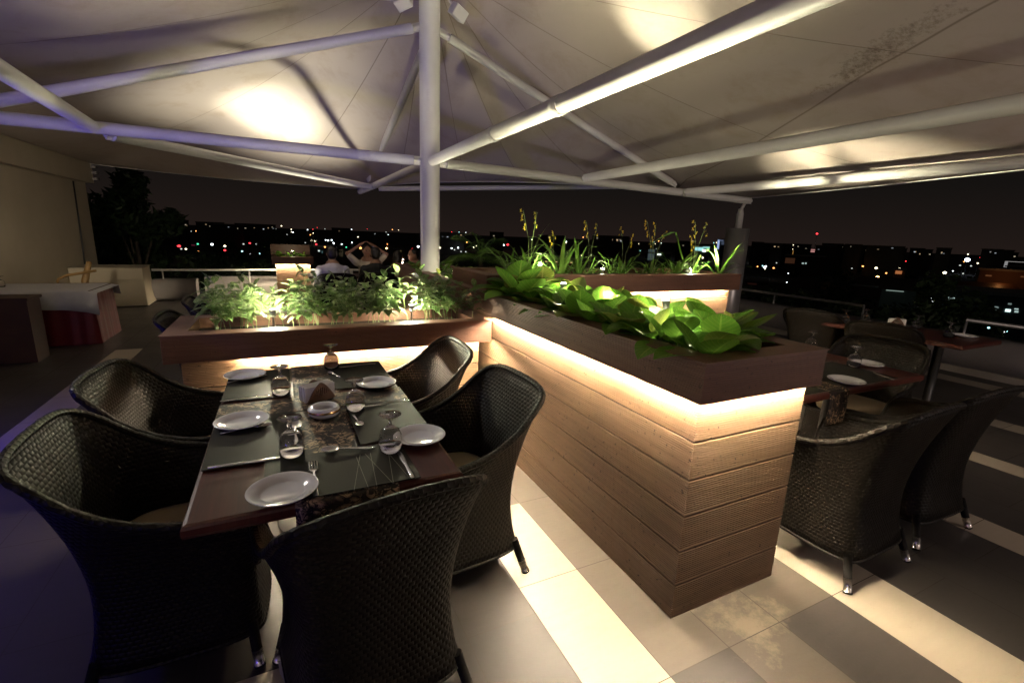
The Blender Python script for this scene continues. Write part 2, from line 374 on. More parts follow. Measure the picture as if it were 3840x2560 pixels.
PD = planter('far_planter', 'small distant planter with a glowing strip beside the seated guests', (-.145, fy, .535, fy+.9), .735, .867, .06, [(k*H, (k+1)*H) for k in range(5)]+[(5*H, .80)], led=.004)
mb = MB(); mb.box(-.16, fy+.75, .8, .52, fy+.80, 1.06); o = obj('back_board', mb, M_CAP, PD); o.location = -PD.location

# ------------------------------------------------------------------ canopy frame
PX, PY = 1.342, 4.6; ZL = 2.042
pole = MB(); pole.tube([(PX, PY, .9), (PX, PY, 3.62)], .094, 28); pole.lathe([(.17, .955), (.17, .985), (.10, .99)], (PX, PY, 0))
fr = thing('canopy_frame', 'white tubular steel frame with central pole carrying the fabric roof', 'canopy frame', (PX, PY, 0))
def fo(n_, mb, m_=M_WHITEPAINT):
    mb.v = [(x-PX, y-PY, z) for x, y, z in mb.v]; return obj(n_, mb, m_, fr)
fo('pole', pole)
def strut(a, b, r, joint=0):
    a, b = Vector(a), Vector(b); d = (b-a).normalized(); mb = MB(); mb.tube([a+d*joint, b-d*joint], r, 16); o = fo('tube', mb)
    if joint:
        for p, s_ in ((a, 1), (b, -1)):
            q = MB(); q.tube([p, p+d*s_*(joint+.02)], r*.55, 8)
            k = q.vs([]); w = d.cross(Vector((0, 0, 1))).normalized()*.006; u_ = Vector((0, 0, r*.9))
            c0 = p; c1 = p+d*s_*joint*.9
            i = q.vs([c0-w-u_, c1-w-u_, c1-w+u_, c0-w+u_, c0+w-u_, c1+w-u_, c1+w+u_, c0+w+u_])
            for f_ in ((0, 1, 2, 3), (4, 7, 6, 5), (0, 4, 5, 1), (2, 6, 7, 3), (1, 5, 6, 2), (0, 3, 7, 4)): q.face([i+x for x in f_])
            fo('bracket', q)
    return o
rr = .045
strut((PX-.094, PY, ZL), (-3.0, PY+.05, ZL), rr, .07)
strut((PX+.094, PY, ZL), (5.9, PY, ZL-.07), rr, .07)
strut((PX, PY+.094, ZL), (PX, 8.95, ZL), rr)
strut((PX, PY-.094, ZL), (PX-.05, -1.6, ZL), rr)
L_ = Vector((-1.165, 4.65, ZL)); Fp = Vector((1.37, 7.65, ZL)); R_ = Vector((4.55, PY, ZL-.04))
strut(L_, (-1.03, 1.0, ZL+.02), rr, .05); strut(L_+Vector((.05, .05, -.03)), Fp+Vector((-.05, -.03, -.02)), .042, .05)
strut(Fp+Vector((.06, .02, -.03)), yp((1545, 428), 5.4), .036, .04)
strut((3.08, PY-.03, ZL-.01), (2.93, -.9, ZL), .045, .06); strut((4.6, PY-.03, ZL-.05), (4.80, -1.0, ZL), .045, .06)
zt = 3.17
for y_ in (2.22, 3.05):
    mb = MB(); mb.tube([(PX-.03*(PY-y_)/4, y_-.035, ZL), (PX-.03*(PY-y_)/4, y_+.035, ZL)], .0495, 20); fo('collar', mb)
a_ = yp((0, 235), PY); a_ = a_+(a_-Vector((PX, PY, zt)))*.42; strut((PX-.09, PY, zt), a_, .042, .08)
a_ = yp((1552, 425), PY); strut((PX+.09, PY, zt), a_, .040, .10)
a_ = xp((845, 415), PX+.02); strut((PX-.02, PY+.09, zt-.12), a_, .040, .08)
# ------------------------------------------------------------------ canopy fabric
def fabric_h(dx, dy): pass
BP = [(-3.02, 11.25, 2.36), (1.345, 8.98, 2.10), (5.95, 4.66, 2.02), (5.3, .6, 2.10), (5.6, -3.2, 2.15), (1.3, -3.6, 2.2), (-3.02, -3.6, 2.42), (-3.02, 4.6, 2.40)]
SCAL = [.75, 1.0, .12, .05, .05, 0, 0, 0]   # how far each edge is drawn inwards
NE = 22; ring = []
for k in range(len(BP)):
    a = Vector(BP[k]); b = Vector(BP[(k+1) % len(BP)]); mid = (a+b)/2; inn = (Vector((PX, PY, mid.z))-mid).normalized()
    for j in range(NE):
        t = j/NE; p = a.lerp(b, t)+inn*SCAL[k]*4*t*(1-t); p.z -= 0.0 if SCAL[k] > .3 else .03*4*t*(1-t); 
        if k == 0: p.z -= .10*4*t*(1-t)
        if k == 1: p.z += .05*4*t*(1-t)
        ring.append(p)
NR = 30; rows = []; uvr = []
nn = len(ring)
rsm = [(ring[j].x-PX, ring[j].y-PY, ring[j].z) for j in range(nn)]; KW = 15
rsm = [Vector(tuple(sum(rsm[(j+d) % nn][c_] for d in range(-KW, KW+1))/(2*KW+1) for c_ in range(3))) for j in range(nn)]
rsm = [Vector(tuple(sum(rsm[(j+d) % nn][c_] for d in range(-KW, KW+1))/(2*KW+1) for c_ in range(3))) for j in range(nn)]
for i in range(NR+1):
    r = .03+.97*i/NR; row = []
    for j, p in enumerate(ring):
        w = r**2.2; qx = rsm[j].x*(1-w)+(p.x-PX)*w; qy = rsm[j].y*(1-w)+(p.y-PY)*w; qz = rsm[j].z*(1-w)+p.z*w; x = PX+qx*r; y = PY+qy*r
        z = qz+(3.72-qz)*(1-r)**1.55
        z += .016*sin(j/nn*2*pi*16)*r*(1-r)                                      # ridges between the sewn panels
        row.append((x, y, z))
    rows.append(row)
fb = MB(); fb.smooth = True; fb.grid(rows, True)
M_FAB = mat('tent_fabric', (.5, .46, .4), .75); g = G(M_FAB); co = g.coord()
n1 = g.noise(.55, 5, .55, g.mapv(co, (1, 1, 1)), .6); n2 = g.noise(2.6, 6, .7, None, .4)
c = g.mix(n1, (.40, .335, .305), (.53, .475, .435)); c = g.mix(g.ramp(n2, (.50, (0, 0, 0)), (.72, (.55, .55, .55))), c, (.36, .27, .20))
g2_ = g.n('SeparateXYZ'); g.l(co, g2_.inputs[0]); sx_ = g.math('SUBTRACT', g2_.outputs[0], 3.47); sy_ = g.math('SUBTRACT', g2_.outputs[1], 1.95)
pp = g.math('SUBTRACT', g.math('MULTIPLY', sx_, .92), g.math('MULTIPLY', sy_, .38)); qq = g.math('ADD', g.math('MULTIPLY', sx_, .38), g.math('MULTIPLY', sy_, .92))
sd_ = g.math('SQRT', g.math('ADD', g.math('POWER', g.math('MULTIPLY', pp, 3.2), 2), g.math('POWER', g.math('MULTIPLY', qq, .62), 2)))
mo = g.math('MULTIPLY', g.noise(22, 6, .8), g.ramp(g.math('ADD', sd_, g.math('MULTIPLY', g.noise(5, 4), .5)), (.40, (1, 1, 1)), (.95, (.35, .35, .35)))); c = g.mix(g.ramp(mo, (.42, (0, 0, 0)), (.62, (.75, .75, .75))), c, (.13, .09, .06))
# sewn seams: radial lines round the pole
gp = g.n('SeparateXYZ'); g.l(co, gp.inputs[0]); ang = g.math('ARCTAN2', g.math('SUBTRACT', gp.outputs[1], PY), g.math('SUBTRACT', gp.outputs[0], PX))
rad_ = g.math('SQRT', g.math('ADD', g.math('POWER', g.math('SUBTRACT', gp.outputs[0], PX), 2), g.math('POWER', g.math('SUBTRACT', gp.outputs[1], PY), 2)))
sa = g.math('ABSOLUTE', g.math('SINE', g.math('MULTIPLY', g.math('ADD', ang, .12), 8))); sm_ = g.ramp(g.math('MULTIPLY', sa, rad_), (.0, (1, 1, 1)), (.045, (0, 0, 0)))
lp = g.ramp(g.math('ABSOLUTE', g.math('SUBTRACT', pp, .09)), (.003, (.7, .7, .7)), (.010, (0, 0, 0))); lq = g.ramp(g.math('ABSOLUTE', g.math('SUBTRACT', qq, .95)), (.003, (.7, .7, .7)), (.012, (0, 0, 0)))
lq = g.math('MULTIPLY', lq, g.ramp(pp, (0, (0, 0, 0)), (.01, (1, 1, 1)))); lq = g.math('MULTIPLY', lq, 1)
c = g.mix(lp, c, (.14, .10, .07)); c = g.mix(g.math('MULTIPLY', sm_, .75), c, (.16, .12, .09)); g.col(c)
g.bump(g.math('ADD', g.noise(1.2, 3), g.math('MULTIPLY', sm_, .2)), .35, .08)
fab = obj('canopy_roof', fb, M_FAB); so = fab.modifiers.new('s', 'SOLIDIFY'); so.thickness = .006; so.offset = 1
tag(fab, 'stained cream tensile fabric roof stretched above the terrace', 'canopy')
vb = MB(); vb.smooth = True; rows = []
for k in range(31):
    t = k/30; y = 4.35-3.6*t; h_ = .005+.095*sin(pi*min(1, t*1.02))**.8; x = 4.90+.06*sin(pi*t); rows.append([(x+.05*(j/4), y, 2.135-h_*j/4) for j in range(5)])
vb.grid(rows); vl = obj('valance', vb, noisy('clean_fabric_band', (.62, .58, .48), (.55, .52, .42), 6, .8), fab); so = vl.modifiers.new('s', 'SOLIDIFY'); so.thickness = .003
# edge rope hem of the canopy
hm = MB(); hm.tube(ring[:NE*4], .010, 6); hm = obj('hem', hm, M_WHITEPAINT, fab)

# steel post carrying the right end of the frame
st_ = thing('steel_post', 'brushed steel cylinder post at the right end of the cross planter', 'post', (5.87, PY+.12, 0))
mb = MB(); mb.tube([(0, 0, 0), (0, 0, 1.60)], .155, 32); obj('cylinder', mb, M_STEEL, st_)
mb = MB(); mb.tube([(0, 0, 1.58), (0, 0, 1.80), (0, 0, 1.87)], [.048, .045, .03], 16); mb.tube([(0, 0, 1.85), (0, -.06, 1.97)], .022, 10); obj('prop', mb, M_WHITEPAINT, st_)
# floodlights under the peak
for k, (a, px_) in enumerate((((PX+.22, PY-.14), 'right of'), ((PX-.26, PY-.10), 'left of'))):
    fl_ = thing('floodlight', 'small white floodlight box %s the pole top' % px_, 'floodlight', (a[0], a[1], 3.30))
    mb = MB(); mb.box(-.07, -.05, -.05, .07, .05, .05); bevel(obj('housing', mb, M_WHITEPAINT, fl_), .008)
    mb = MB(); mb.tube([(0, 0, .0), ((PX-a[0])*.8, (PY-a[1])*.8, .06)], .012, 8); obj('bracket', mb, M_WHITEPAINT, fl_)
    fl_.rotation_euler = (.5, .3, .4+k*2)

# ------------------------------------------------------------------ wicker tub chairs
KEYS = [  # rim xyz, waist xy, bottom xy   (half, from back centre round to the front end of the arm)
    ((0, -.318, .800), (0, -.205), (0, -.232)),
    ((.09, -.318, .798), (.085, -.205), (.09, -.232)),
    ((.18, -.312, .787), (.15, -.198), (.165, -.226)),
    ((.232, -.288, .765), (.187, -.178), (.207, -.205)),
    ((.256, -.235, .722), (.205, -.135), (.225, -.155)),
    ((.268, -.160, .655), (.213, -.085), (.232, -.095)),
    ((.274, -.060, .600), (.216, -.020), (.234, -.020)),
    ((.277, .050, .572), (.216, .055), (.234, .060)),
    ((.274, .140, .562), (.214, .120), (.232, .130)),
    ((.262, .195, .545), (.206, .165), (.222, .180)),
    ((.244, .222, .490), (.194, .190), (.208, .205)),
    ((.222, .226, .400), (.180, .205), (.192, .218)),
    ((.180, .222, .345), (.150, .212), (.160, .224)),
    ((.090, .226, .340), (.080, .222), (.085, .232)),
    ((0, .228, .340), (0, .226), (0, .236)),
]
def crom(pts, n):
    out = []
    for i in range(len(pts)-1):
        p0 = pts[max(i-1, 0)]; p1 = pts[i]; p2 = pts[i+1]; p3 = pts[min(i+2, len(pts)-1)]
        for k in range(n):
            t = k/n
            out.append(tuple(.5*((2*b)+(-a+c)*t+(2*a-5*b+4*c-d)*t*t+(-a+3*b-3*c+d)*t**3) for a, b, c, d in zip(p0, p1, p2, p3)))
    out.append(tuple(pts[-1])); return out
def chair_proto(seat_h=.395):
    half = crom([(*a, *b, *c) for a, b, c in KEYS], 4)
    full = [(-a, b, c, -d, e_, -f, g_) for a, b, c, d, e_, f, g_ in half[::-1]][:-1]+half
    cols = []; NV = 14; U = 0; us = []
    for k, q in enumerate(full):
        if k: U += math.hypot(q[3]-full[k-1][3], q[4]-full[k-1][4])*1.12
        us.append(U)
        rx, ry, rz, wx, wy, bx, by = q; zw = min(.33, rz-.02); zb = .115; col = []
        for i in range(NV+1):
            t = i/NV; z = zb+(rz-zb)*t
            if z <= zw:
                s_ = (z-zb)/(zw-zb); s2 = 1-(1-s_)**2; x = bx+(wx-bx)*s2; y = by+(wy-by)*s2
            else:
                s_ = (z-zw)/(max(rz, zw+.01)-zw); s2 = s_**1.75; x = wx+(rx-wx)*s2; y = wy+(ry-wy)*s2
            col.append((x, y, z))
        cols.append(col)
    t = thing('wicker_chair', '', 'chair')
    mb = MB(); mb.smooth = True; mb.grid(cols, False, [[(us[k], p[2]) for p in c_] for k, c_ in enumerate(cols)])
    sh = obj('woven_shell', mb, [M_WICK], t); so = sh.modifiers.new('s', 'SOLIDIFY'); so.thickness = .010; so.offset = 0
    mb = MB(); rim_ = [c_[-1] for c_ in cols]; R = []
    for k, p in enumerate(rim_): R.append(.0130+.0008*sin(k*2.4))
    mb.tube(rim_, R, 8); obj('rim', mb, [M_WICKSOLID], t)
    mb = MB(); mb.tube([c_[0] for c_ in cols], .008, 6); obj('bottom_band', mb, [M_WICKSOLID], t)
    mb = MB(); rows = []
    for z, sc in ((seat_h-.055, .80), (seat_h-.05, .93), (seat_h-.02, .97), (seat_h+.004, .93), (seat_h+.014, .75), (seat_h+.018, .3)):
        rows.append([(.196*sc*math.copysign(abs(cos(a))**.62, cos(a)), .012+.208*sc*math.copysign(abs(sin(a))**.62, sin(a)), z) for a in [2*pi*j/36 for j in range(36)]])
    mb.smooth = True; i, n = mb.grid(rows, True); mb.cap(i+5*n, n); obj('cushion', mb, [M_CUSHION], t)
    mb = MB(); mb.box(-.17, -.16, seat_h-.075, .17, .19, seat_h-.056); obj('seat_base', mb, [M_WICKSOLID], t)
    for sx, sy, fy_ in ((-1, -.20, -.245), (1, -.20, -.245), (-1, .19, .205), (1, .19, .205)):
        a = Vector((sx*.205, sy, .15)); b = Vector((sx*.240, fy_, 0)); d = b-a
        mb = MB(); mb.tube([a, a+d*.62], [.017, .0155], 12); lg = obj('leg', mb, [M_RUBBER], t)
        mb = MB(); mb.tube([a+d*.62, a+d*.96], [.0165, .0155], 14); obj('steel_tip', mb, [M_CHROME], lg)
        mb = MB(); mb.tube([a+d*.955, (b.x, b.y, .0005)], .0172, 12); obj('foot_pad', mb, [M_RUBBER], lg)
    return t
CH0 = chair_proto()
GT = 'wicker chairs round the set table'
place(CH0, (.172, 1.277, 0), radians(7.8), 'black wicker tub chair at the near end of the table, back to the camera', GT)
place(CH0, (-.35, 1.693, 0), radians(-90), 'black wicker tub chair left of the table, nearest the camera', GT)
place(CH0, (-.385, 2.32, 0), radians(-96), 'black wicker tub chair left of the table, by the low planter', GT)
place(CH0, (.587, 1.715, 0), radians(94.5), 'black wicker tub chair right of the table with beige cushion showing', GT)
place(CH0, (.545, 2.385, 0), radians(91.5), 'wicker tub chair in the corner of the two planters, lit from behind', GT)
GD = 'wicker chairs on the dark side of the terrace'
place(CH0, (2.25, 1.10, 0), radians(1), 'brown wicker tub chair touching the planter end, its side panel lit', GD)
place(CH0, (2.88, 1.12, 0), radians(-2), 'dark wicker tub chair at the right, beside the planter end chair', GD)
place(CH0, (3.36, 1.62, 0), radians(97), 'dark wicker tub chair at the right end of the shaded table', GD)
place(CH0, (4.83, 2.775, 0), radians(-78), 'dark wicker tub chair nearest the right parapet bench, back turned', GD)
place(CH0, (4.70, 2.12, 0), radians(-75), 'dark wicker tub chair pushed to the far table with napkins', GD)
place(CH0, (-.42, 3.75, 0), radians(-92), 'wicker chair with blue edge light just behind the low planter corner', 'wicker chairs behind the low planter')
place(CH0, (-.40, 4.55, 0), radians(-88), 'second wicker chair with blue edge light, farther behind the low planter', 'wicker chairs behind the low planter')
# crumpled plastic wrap on the cushions
def wrap(loc, label, s=.1, seed=1):
    r_ = random.Random(seed); mb = MB(); n = 9; rows = []
    for i in range(n):
        rows.append([((i/(n-1)-.5)*2*s+r_.uniform(-.012, .012), (j/(n-1)-.5)*1.5*s+r_.uniform(-.012, .012), abs(r_.gauss(.012, .014))+.03*(i > 6)) for j in range(n)])
    mb.grid(rows); o = obj('plastic_wrap', mb, M_WRAP); o.location = loc; tag(o, label, 'plastic wrap'); return o
wrap((-.36, 2.30, .396), 'crumpled clear plastic on the seat of the chair by the low planter', .12, 2)
wrap((-.31, 1.63, .396), 'crumpled clear plastic on the seat of the near left chair', .13, 5)

# ------------------------------------------------------------------ tables
TZ = .70
def slab(x0, y0, x1, y1, z0, z1, r=.012):
    mb = MB(); P = [(-r*1.2, z0), (-.003, z0+.004), (0, z0+.012), (0, z1-.010), (-.004, z1-.003), (-r, z1)]
    mb.smooth = False; mb.ringrect((x0, y0, x1, y1), P); n = len(mb.v); mb.face([n-4, n-3, n-2, n-1]); mb.face([3, 2, 1, 0]); return mb
def table(name, label, x0, y0, x1, y1):
    t = thing(name, label, 'table', ((x0+x1)/2, (y0+y1)/2, 0)); lx, ly = (x1-x0)/2, (y1-y0)/2
    obj('tabletop', slab(-lx, -ly, lx, ly, TZ-.038, TZ), M_MAHOG, t)
    for s_ in (-1, 1):
        c = (0, s_*ly*.62) if ly > lx else (s_*lx*.62, 0)
        mb = MB(); mb.tube([(c[0], c[1], .02), (c[0], c[1], TZ-.04)], .032, 16); obj('column', mb, M_STEEL if 'foreground' in label else M_DARKPOST, t)
        mb = MB(); mb.lathe([(0, 0), (.19, 0), (.19, .008), (.05, .022), (.034, .03)], (c[0], c[1], .0), 28); obj('foot_plate', mb, M_STEEL, t)
    return t
table('dining_table', 'mahogany dining table laid for guests in the foreground', -.252, 1.188, .447, 2.51)
table('dining_table', 'dark table laid with two white plates right of the planter end', 1.93, 1.25, 3.26, 1.93)
table('dining_table', 'far dark table with napkin holder near the right parapet', 4.58, 1.57, 5.24, 2.95)
# --- cloth runners and mats (stacked in thin layers)
def sheet(name, pts, z, th, m_, label, cat, group=None, div=6):
    p = [Vector((*q[:2], z)) for q in pts]; mb = MB(); o_ = sum(p, Vector())/len(p)
    mb.grid([[p[0].lerp(p[1], i/div).lerp(p[3].lerp(p[2], i/div), j/div)-o_ for i in range(div+1)] for j in range(div+1)])
    o = obj(name, mb, m_); o.location = o_; so = o.modifiers.new('s', 'SOLIDIFY'); so.thickness = th; so.offset = 1
    # the grid may be wound either way; keep thickness upwards
    n = (p[1]-p[0]).cross(p[3]-p[0]).z
    if n < 0: so.offset = -1
    return tag(o, label, cat, group)
# main runner with a drop at the near end
mb = MB(); W0, W1 = .012, .196
path = [(2.512, TZ-.06), (2.512, TZ-.001), (2.506, TZ+.0016)]+[(2.5-k*.1, TZ+.0016) for k in range(1, 13)]+[(1.205, TZ+.0016), (1.186, TZ+.0008), (1.1805, TZ-.012), (1.181, TZ-.10), (1.184, TZ-.20), (1.182, TZ-.26)]
rows = []
for k, (y, z) in enumerate(path):
    w = 0 if z > TZ-.05 else .05; x0 = W0-.0-(.02 if y < 1.3 else 0); x1 = W1+(.06 if y < 1.3 else 0)
    rows.append([(x0+(x1-x0)*i/10, y+(.008*sin(i*1.9) if z < TZ-.05 else 0)-.004*(z < TZ-.05), z) for i in range(11)])
mb.smooth = True; mb.grid(rows); rn = obj('table_runner', mb, M_RUN); so = rn.modifiers.new('s', 'SOLIDIFY'); so.thickness = .0012; so.offset = 0
tag(rn, 'dark brocade runner down the length of the set table, hanging over its near edge', 'table runner')
sheet('table_runner', [(-.25, 2.03), (.445, 2.02), (.445, 1.85), (-.25, 1.87)], TZ+.003, .0012, M_RUN, 'dark brocade runner laid across the set table under the napkins', 'table runner')
MG = 'place mats on the set table'
sheet('place_mat', [(-.249, 2.475), (.003, 2.455), (.004, 2.05), (-.249, 2.06)], TZ+.005, .0015, M_MAT, 'dark place mat at the far left of the set table', 'place mat', MG)
sheet('place_mat', [(-.245, 1.872), (.03, 1.85), (.026, 1.462), (-.243, 1.462)], TZ+.005, .0015, M_MAT, 'dark place mat under the left middle plate and knife', 'place mat', MG)
sheet('place_mat', [(.168, 2.49), (.435, 2.478), (.437, 2.065), (.172, 2.075)], TZ+.005, .0015, M_MAT, 'dark place mat at the far right of the set table, strongly lit', 'place mat', MG)
sheet('place_mat', [(.192, 1.838), (.442, 1.828), (.443, 1.50), (.196, 1.472)], TZ+.005, .0015, M_MAT, 'dark place mat on the right side with teaspoon and glass', 'place mat', MG)
pm = sheet('place_mat', [(-.080, 1.462), (.316, 1.448), (.320, 1.192), (-.083, 1.198)], TZ+.0072, .0015, M_MAT, 'dark place mat at the near end with thin crossing lines', 'place mat', MG)
mb = MB()
for a, b in (((1245, 1000), (1340, 1240)), ((1275, 985), (1230, 1255)), ((1310, 980), (1520, 1200)), ((1350, 975), (1400, 1225)), ((1485, 985), (1520, 1195)), ((1490, 985), (1640, 1160))):
    p, q = zp(qT(*a), TZ+.0095), zp(qT(*b), TZ+.0095); d = (q-p).normalized(); n = Vector((-d.y, d.x, 0))*.0006
    i = mb.vs([x-pm.location for x in (p-n, q-n, q+n, p+n)]); mb.face([i, i+1, i+2, i+3])
obj('line_pattern', mb, M_MATLINE, pm)
# --- plates
def plate_proto(r=.087):
    s = r/.087; P = [(0, .0035), (.050, .0035), (.0555, .0058), (.0585, .0092), (.080, .0150), (.0855, .017), (.087, .0160), (.084, .013), (.058, .002), (.050, .0), (.046, 0), (.044, .0015), (0, .0015)]
    mb = MB(); mb.recalc = True; mb.lathe([(a*s, b*s) for a, b in P], n=48); return tag(obj('side_plate', mb, M_PLATE), '', 'plate')
pl = plate_proto(); ZM = TZ+.0068; GP = 'side plates on the tables'
for q, z, lb in (((430, 400), ZM, 'white side plate at the far left corner of the set table'), ((405, 738), ZM, 'white side plate at the left middle of the set table'), ((708, 1240), ZM+.004, 'white side plate nearest the camera, with a fork to its right'),
             ((1395, 458), ZM, 'white side plate at the far right of the set table'), ((1712, 845), TZ+.006, 'white side plate overhanging the right edge of the set table')):
    p = zp(qT(*q), z+.012); place(pl, (p.x, p.y, z+.0002), 0, lb, GP)
p = zp(qB(1200, 588), TZ+.012); place(pl, (3.16, 1.50, TZ+.001), 0, 'white side plate on the shaded table, beside the glass', GP)
p = zp(qB(977, 712), TZ+.012); place(pl, (p.x, p.y, TZ+.001), 0, 'white side plate on the near edge of the shaded table', GP)
p = zp(qB(1905, 365), TZ+.012); place(pl, (p.x-.03, p.y, TZ+.001), 0, 'white side plate at the right end of the far table', GP)
p = zp(qB(1240, 275), TZ+.012); place(pl, (p.x, p.y, TZ+.001), 0, 'white side plate left of the napkins on the far table', GP)
# --- goblets standing upside down
def goblet():
    P = [(.0335, .0), (.0365, .030), (.0350, .052), (.026, .070), (.012, .079), (.0055, .084), (.0050, .100), (.007, .110), (.020, .1145), (.0335, .118), (.0345, .1195), (.034, .1205), (.010, .1205), (0, .1205)]
    Q = [(.0, .0775), (.011, .0765), (.0250, .0690), (.0341, .0515), (.0357, .030), (.0328, .0)]
    mb = MB(); mb.recalc = True; mb.lathe(Q+P, n=44); return tag(obj('goblet', mb, M_GLASS), '', 'glass')
gb_ = goblet(); GG = 'upturned goblets on the tables'
for q, z, lb in (((695, 543), ZM, 'upturned clear goblet left of the napkin holder'), ((775, 985), ZM, 'upturned clear goblet on the near left mat, above the nearest plate'), ((1240, 655), ZM-.001, 'upturned clear goblet right of the white bowl'),
                 ((1500, 950), ZM+.002, 'upturned clear goblet beside the right overhanging plate'), ((1065, 350), ZM, 'upturned clear goblet at the far end of the table against the lit planter wall')):
    p = zp(qT(*q), z); place(gb_, (p.x, p.y, z+.0002), 0, lb, GG)
for q, lb in (((1030, 608), 'upturned goblet beside the plate on the shaded table'), ((700, 470), 'upturned goblet just behind the planter end corner'), ((1118, 262), 'upturned goblet left of the napkins on the far table'), ((1520, 312), 'upturned goblet right of the napkins on the far table'),
              ((1765, 378), 'upturned goblet by the plate at the right end of the far table'), ((962, 272), 'upturned goblet at the far left of the far table, with a blue glint')):
    p = zp(qB(*q), TZ); place(gb_, (min(p.x, 5.2) if q[1] < 400 else p.x, p.y, TZ+.0008), 0, lb, GG)
# --- bowl / ashtray
c_ = zp(qT(1010, 668), TZ+.02)
bw = thing('ashtray', 'white china ashtray with a gold band in the middle of the table', 'ashtray', (c_.x, c_.y, TZ+.0045))
mb = MB(); mb.lathe([(0, .008), (.030, .008), (.036, .012), (.040, .034), (.046, .038), (.054, .033), (.0585, .022), (.056, .010), (.044, .0), (0, 0)], n=44); obj('bowl', mb, M_PLATE, bw)
mb = MB(); mb.lathe([(.0572, .0275), (.0592, .0215), (.0590, .0195), (.0572, .0275)], n=44); obj('band', mb, M_GOLD, bw)
# --- napkin holder
def napkin_holder(loc, rz, label):
    t = thing('napkin_holder', label, 'napkin holder', loc, rz)
    mb = MB(); mb.box(-.045, -.030, 0, .045, .030, .004); obj('base', mb, M_HOLDER, t)
    for s_ in (-1, 1):
        mb = MB(); N = 30; hw = .060
        for k in range(N):
            x0 = -hw+2*hw*k/N; x1 = x0+2*hw/N; xm = (x0+x1)/2; top = .004+.074*(1-(abs(xm)/hw)**1.5)
            sl = k in (9, 11, 13, 15, 17, 19, 21)
            yy = s_*.031
            if sl:
                dz = {9: .010, 11: .018, 13: .026, 15: .029, 17: .024, 19: .016, 21: .009}[k]
                mb.box(x0, yy-.0025, .004, x1, yy+.0025, .038-dz*.5); mb.box(x0, yy-.0025, .038+dz*.75, x1, yy+.0025, max(top, .040+dz*.75))
            else: mb.box(x0, yy-.0025, .004, x1, yy+.0025, top)
        obj('side_panel', mb, M_HOLDER, t)
    mb = MB()
    for k in range(8):
        y0 = -.027+k*.0067; mb.box(-.066+.001*(k % 3), y0, .006, .062-.001*(k % 2), y0+.0058, .066+.0012*(k % 3))
    o = obj('napkins', mb, M_NAPKIN); bevel(o, .002); tag(o, label.replace('brown napkin holder', 'white paper napkins in the holder'), 'napkins'); o.location = loc; o.rotation_euler = (0, 0, rz); return t
napkin_holder((.100, 1.972, TZ+.0045), radians(25), 'brown napkin holder with slotted arched sides on the set table')
p = zp(qB(1372, 292), TZ); napkin_holder((min(p.x, 5.1), p.y, TZ+.001), radians(-60), 'brown napkin holder standing on the far table')
# --- cutlery (lying along local +x)
def bar(mb, pts):   # pts: x, half width, z ; a thin shaped strip
    rows = [[(x, -w, z), (x, -w*.5, z+.0014), (x, w*.5, z+.0014), (x, w, z), (x, w*.5, z-.0012), (x, -w*.5, z-.0012)] for x, w, z in pts]
    mb.smooth = True; i, n = mb.grid(rows, True); mb.smooth = False; mb.cap(i, n); mb.cap(i+(len(rows)-1)*n, n, True)
HANDLE = [(-.085, .0035, .002), (-.083, .0072, .002), (-.06, .0068, .002), (-.02, .0038, .0045), (.01, .0028, .006)]
def fork():
    mb = MB(); bar(mb, HANDLE+[(.030, .0032, .006), (.038, .009, .004), (.048, .0115, .003)])
    for k in range(4):
        y = -.0099+k*.0066; mb.tube([(.047, y, .003), (.07, y*.96, .0025), (.088, y*.9, .006)], [.0019, .0017, .0009], 6)
    return tag(obj('fork', mb, M_CHROME), '', 'fork')
def spoon(s=1):
    mb = MB(); bar(mb, HANDLE+[(.030, .003, .007)])
    rows = []
    for i in range(11):
        t = i/10; x = .028+.060*t; w = .0188*math.sqrt(max(0, 1-(2*t-1)**2))**.9*(1+.12*(1-t))+.0012; rows.append([(x, w*(j/3-1), .0075-.007*sin(pi*min(max(t, .02), .98))*(1-(j/3-1)**2)) for j in range(7)])
    mb.smooth = True; mb.grid(rows); o = obj('spoon', mb, M_CHROME); so = o.modifiers.new('s', 'SOLIDIFY'); so.thickness = .0012; so.offset = 0; o.scale = (s, s, s); return tag(o, '', 'spoon')
def knife():
    mb = MB(); bar(mb, [(-.10, .0045, .003), (-.098, .0078, .003), (-.05, .0066, .0035), (-.008, .0050, .0035), (0, .0062, .003), (.03, .0088, .002), (.07, .0092, .002), (.088, .0072, .002), (.096, .002, .002)]); return tag(obj('knife', mb, M_CHROME), '', 'knife')
def lay(proto, a, b, label, L=.175, dz=0, f=qT, group='cutlery on the tables'):
    p, q = zp(f(*a), TZ+.008), zp(f(*b), TZ+.008); c = (p+q)/2; d = q-p
    place(proto, (c.x, c.y, TZ+.0085+dz), math.atan2(d.y, d.x), label, group, d.length/L)
fk, sp_, kn = fork(), spoon(), knife()
lay(fk, (952, 1308), (930, 1058), 'fork beside the nearest plate, tines pointing up', dz=.002)
lay(fk, (240, 838), (622, 768), 'fork lying below the left middle plate'); lay(fk, (292, 465), (588, 408), 'fork lying below the far left plate')
lay(sp_, (1390, 942), (985, 968), 'large spoon on the near mat between the glasses', dz=.002); lay(sp_, (1225, 695), (1280, 783), 'teaspoon on the right middle mat', dz=.0)
lay(sp_, (1132, 420), (1042, 384), 'teaspoon behind the napkin holder'); lay(sp_, (815, 925), (790, 755), 'spoon seen through the near left goblet')
lay(kn, (160, 1088), (692, 1014), 'knife on the lower edge of the left middle mat', .196); lay(kn, (1662, 1168), (1558, 972), 'butter knife at the right of the near mat', .196, .002)
lay(kn, (1636, 592), (1305, 640), 'knife along the far edge of the right middle mat', .196); lay(kn, (250, 601), (632, 556), 'knife on the lower edge of the far left mat', .196)
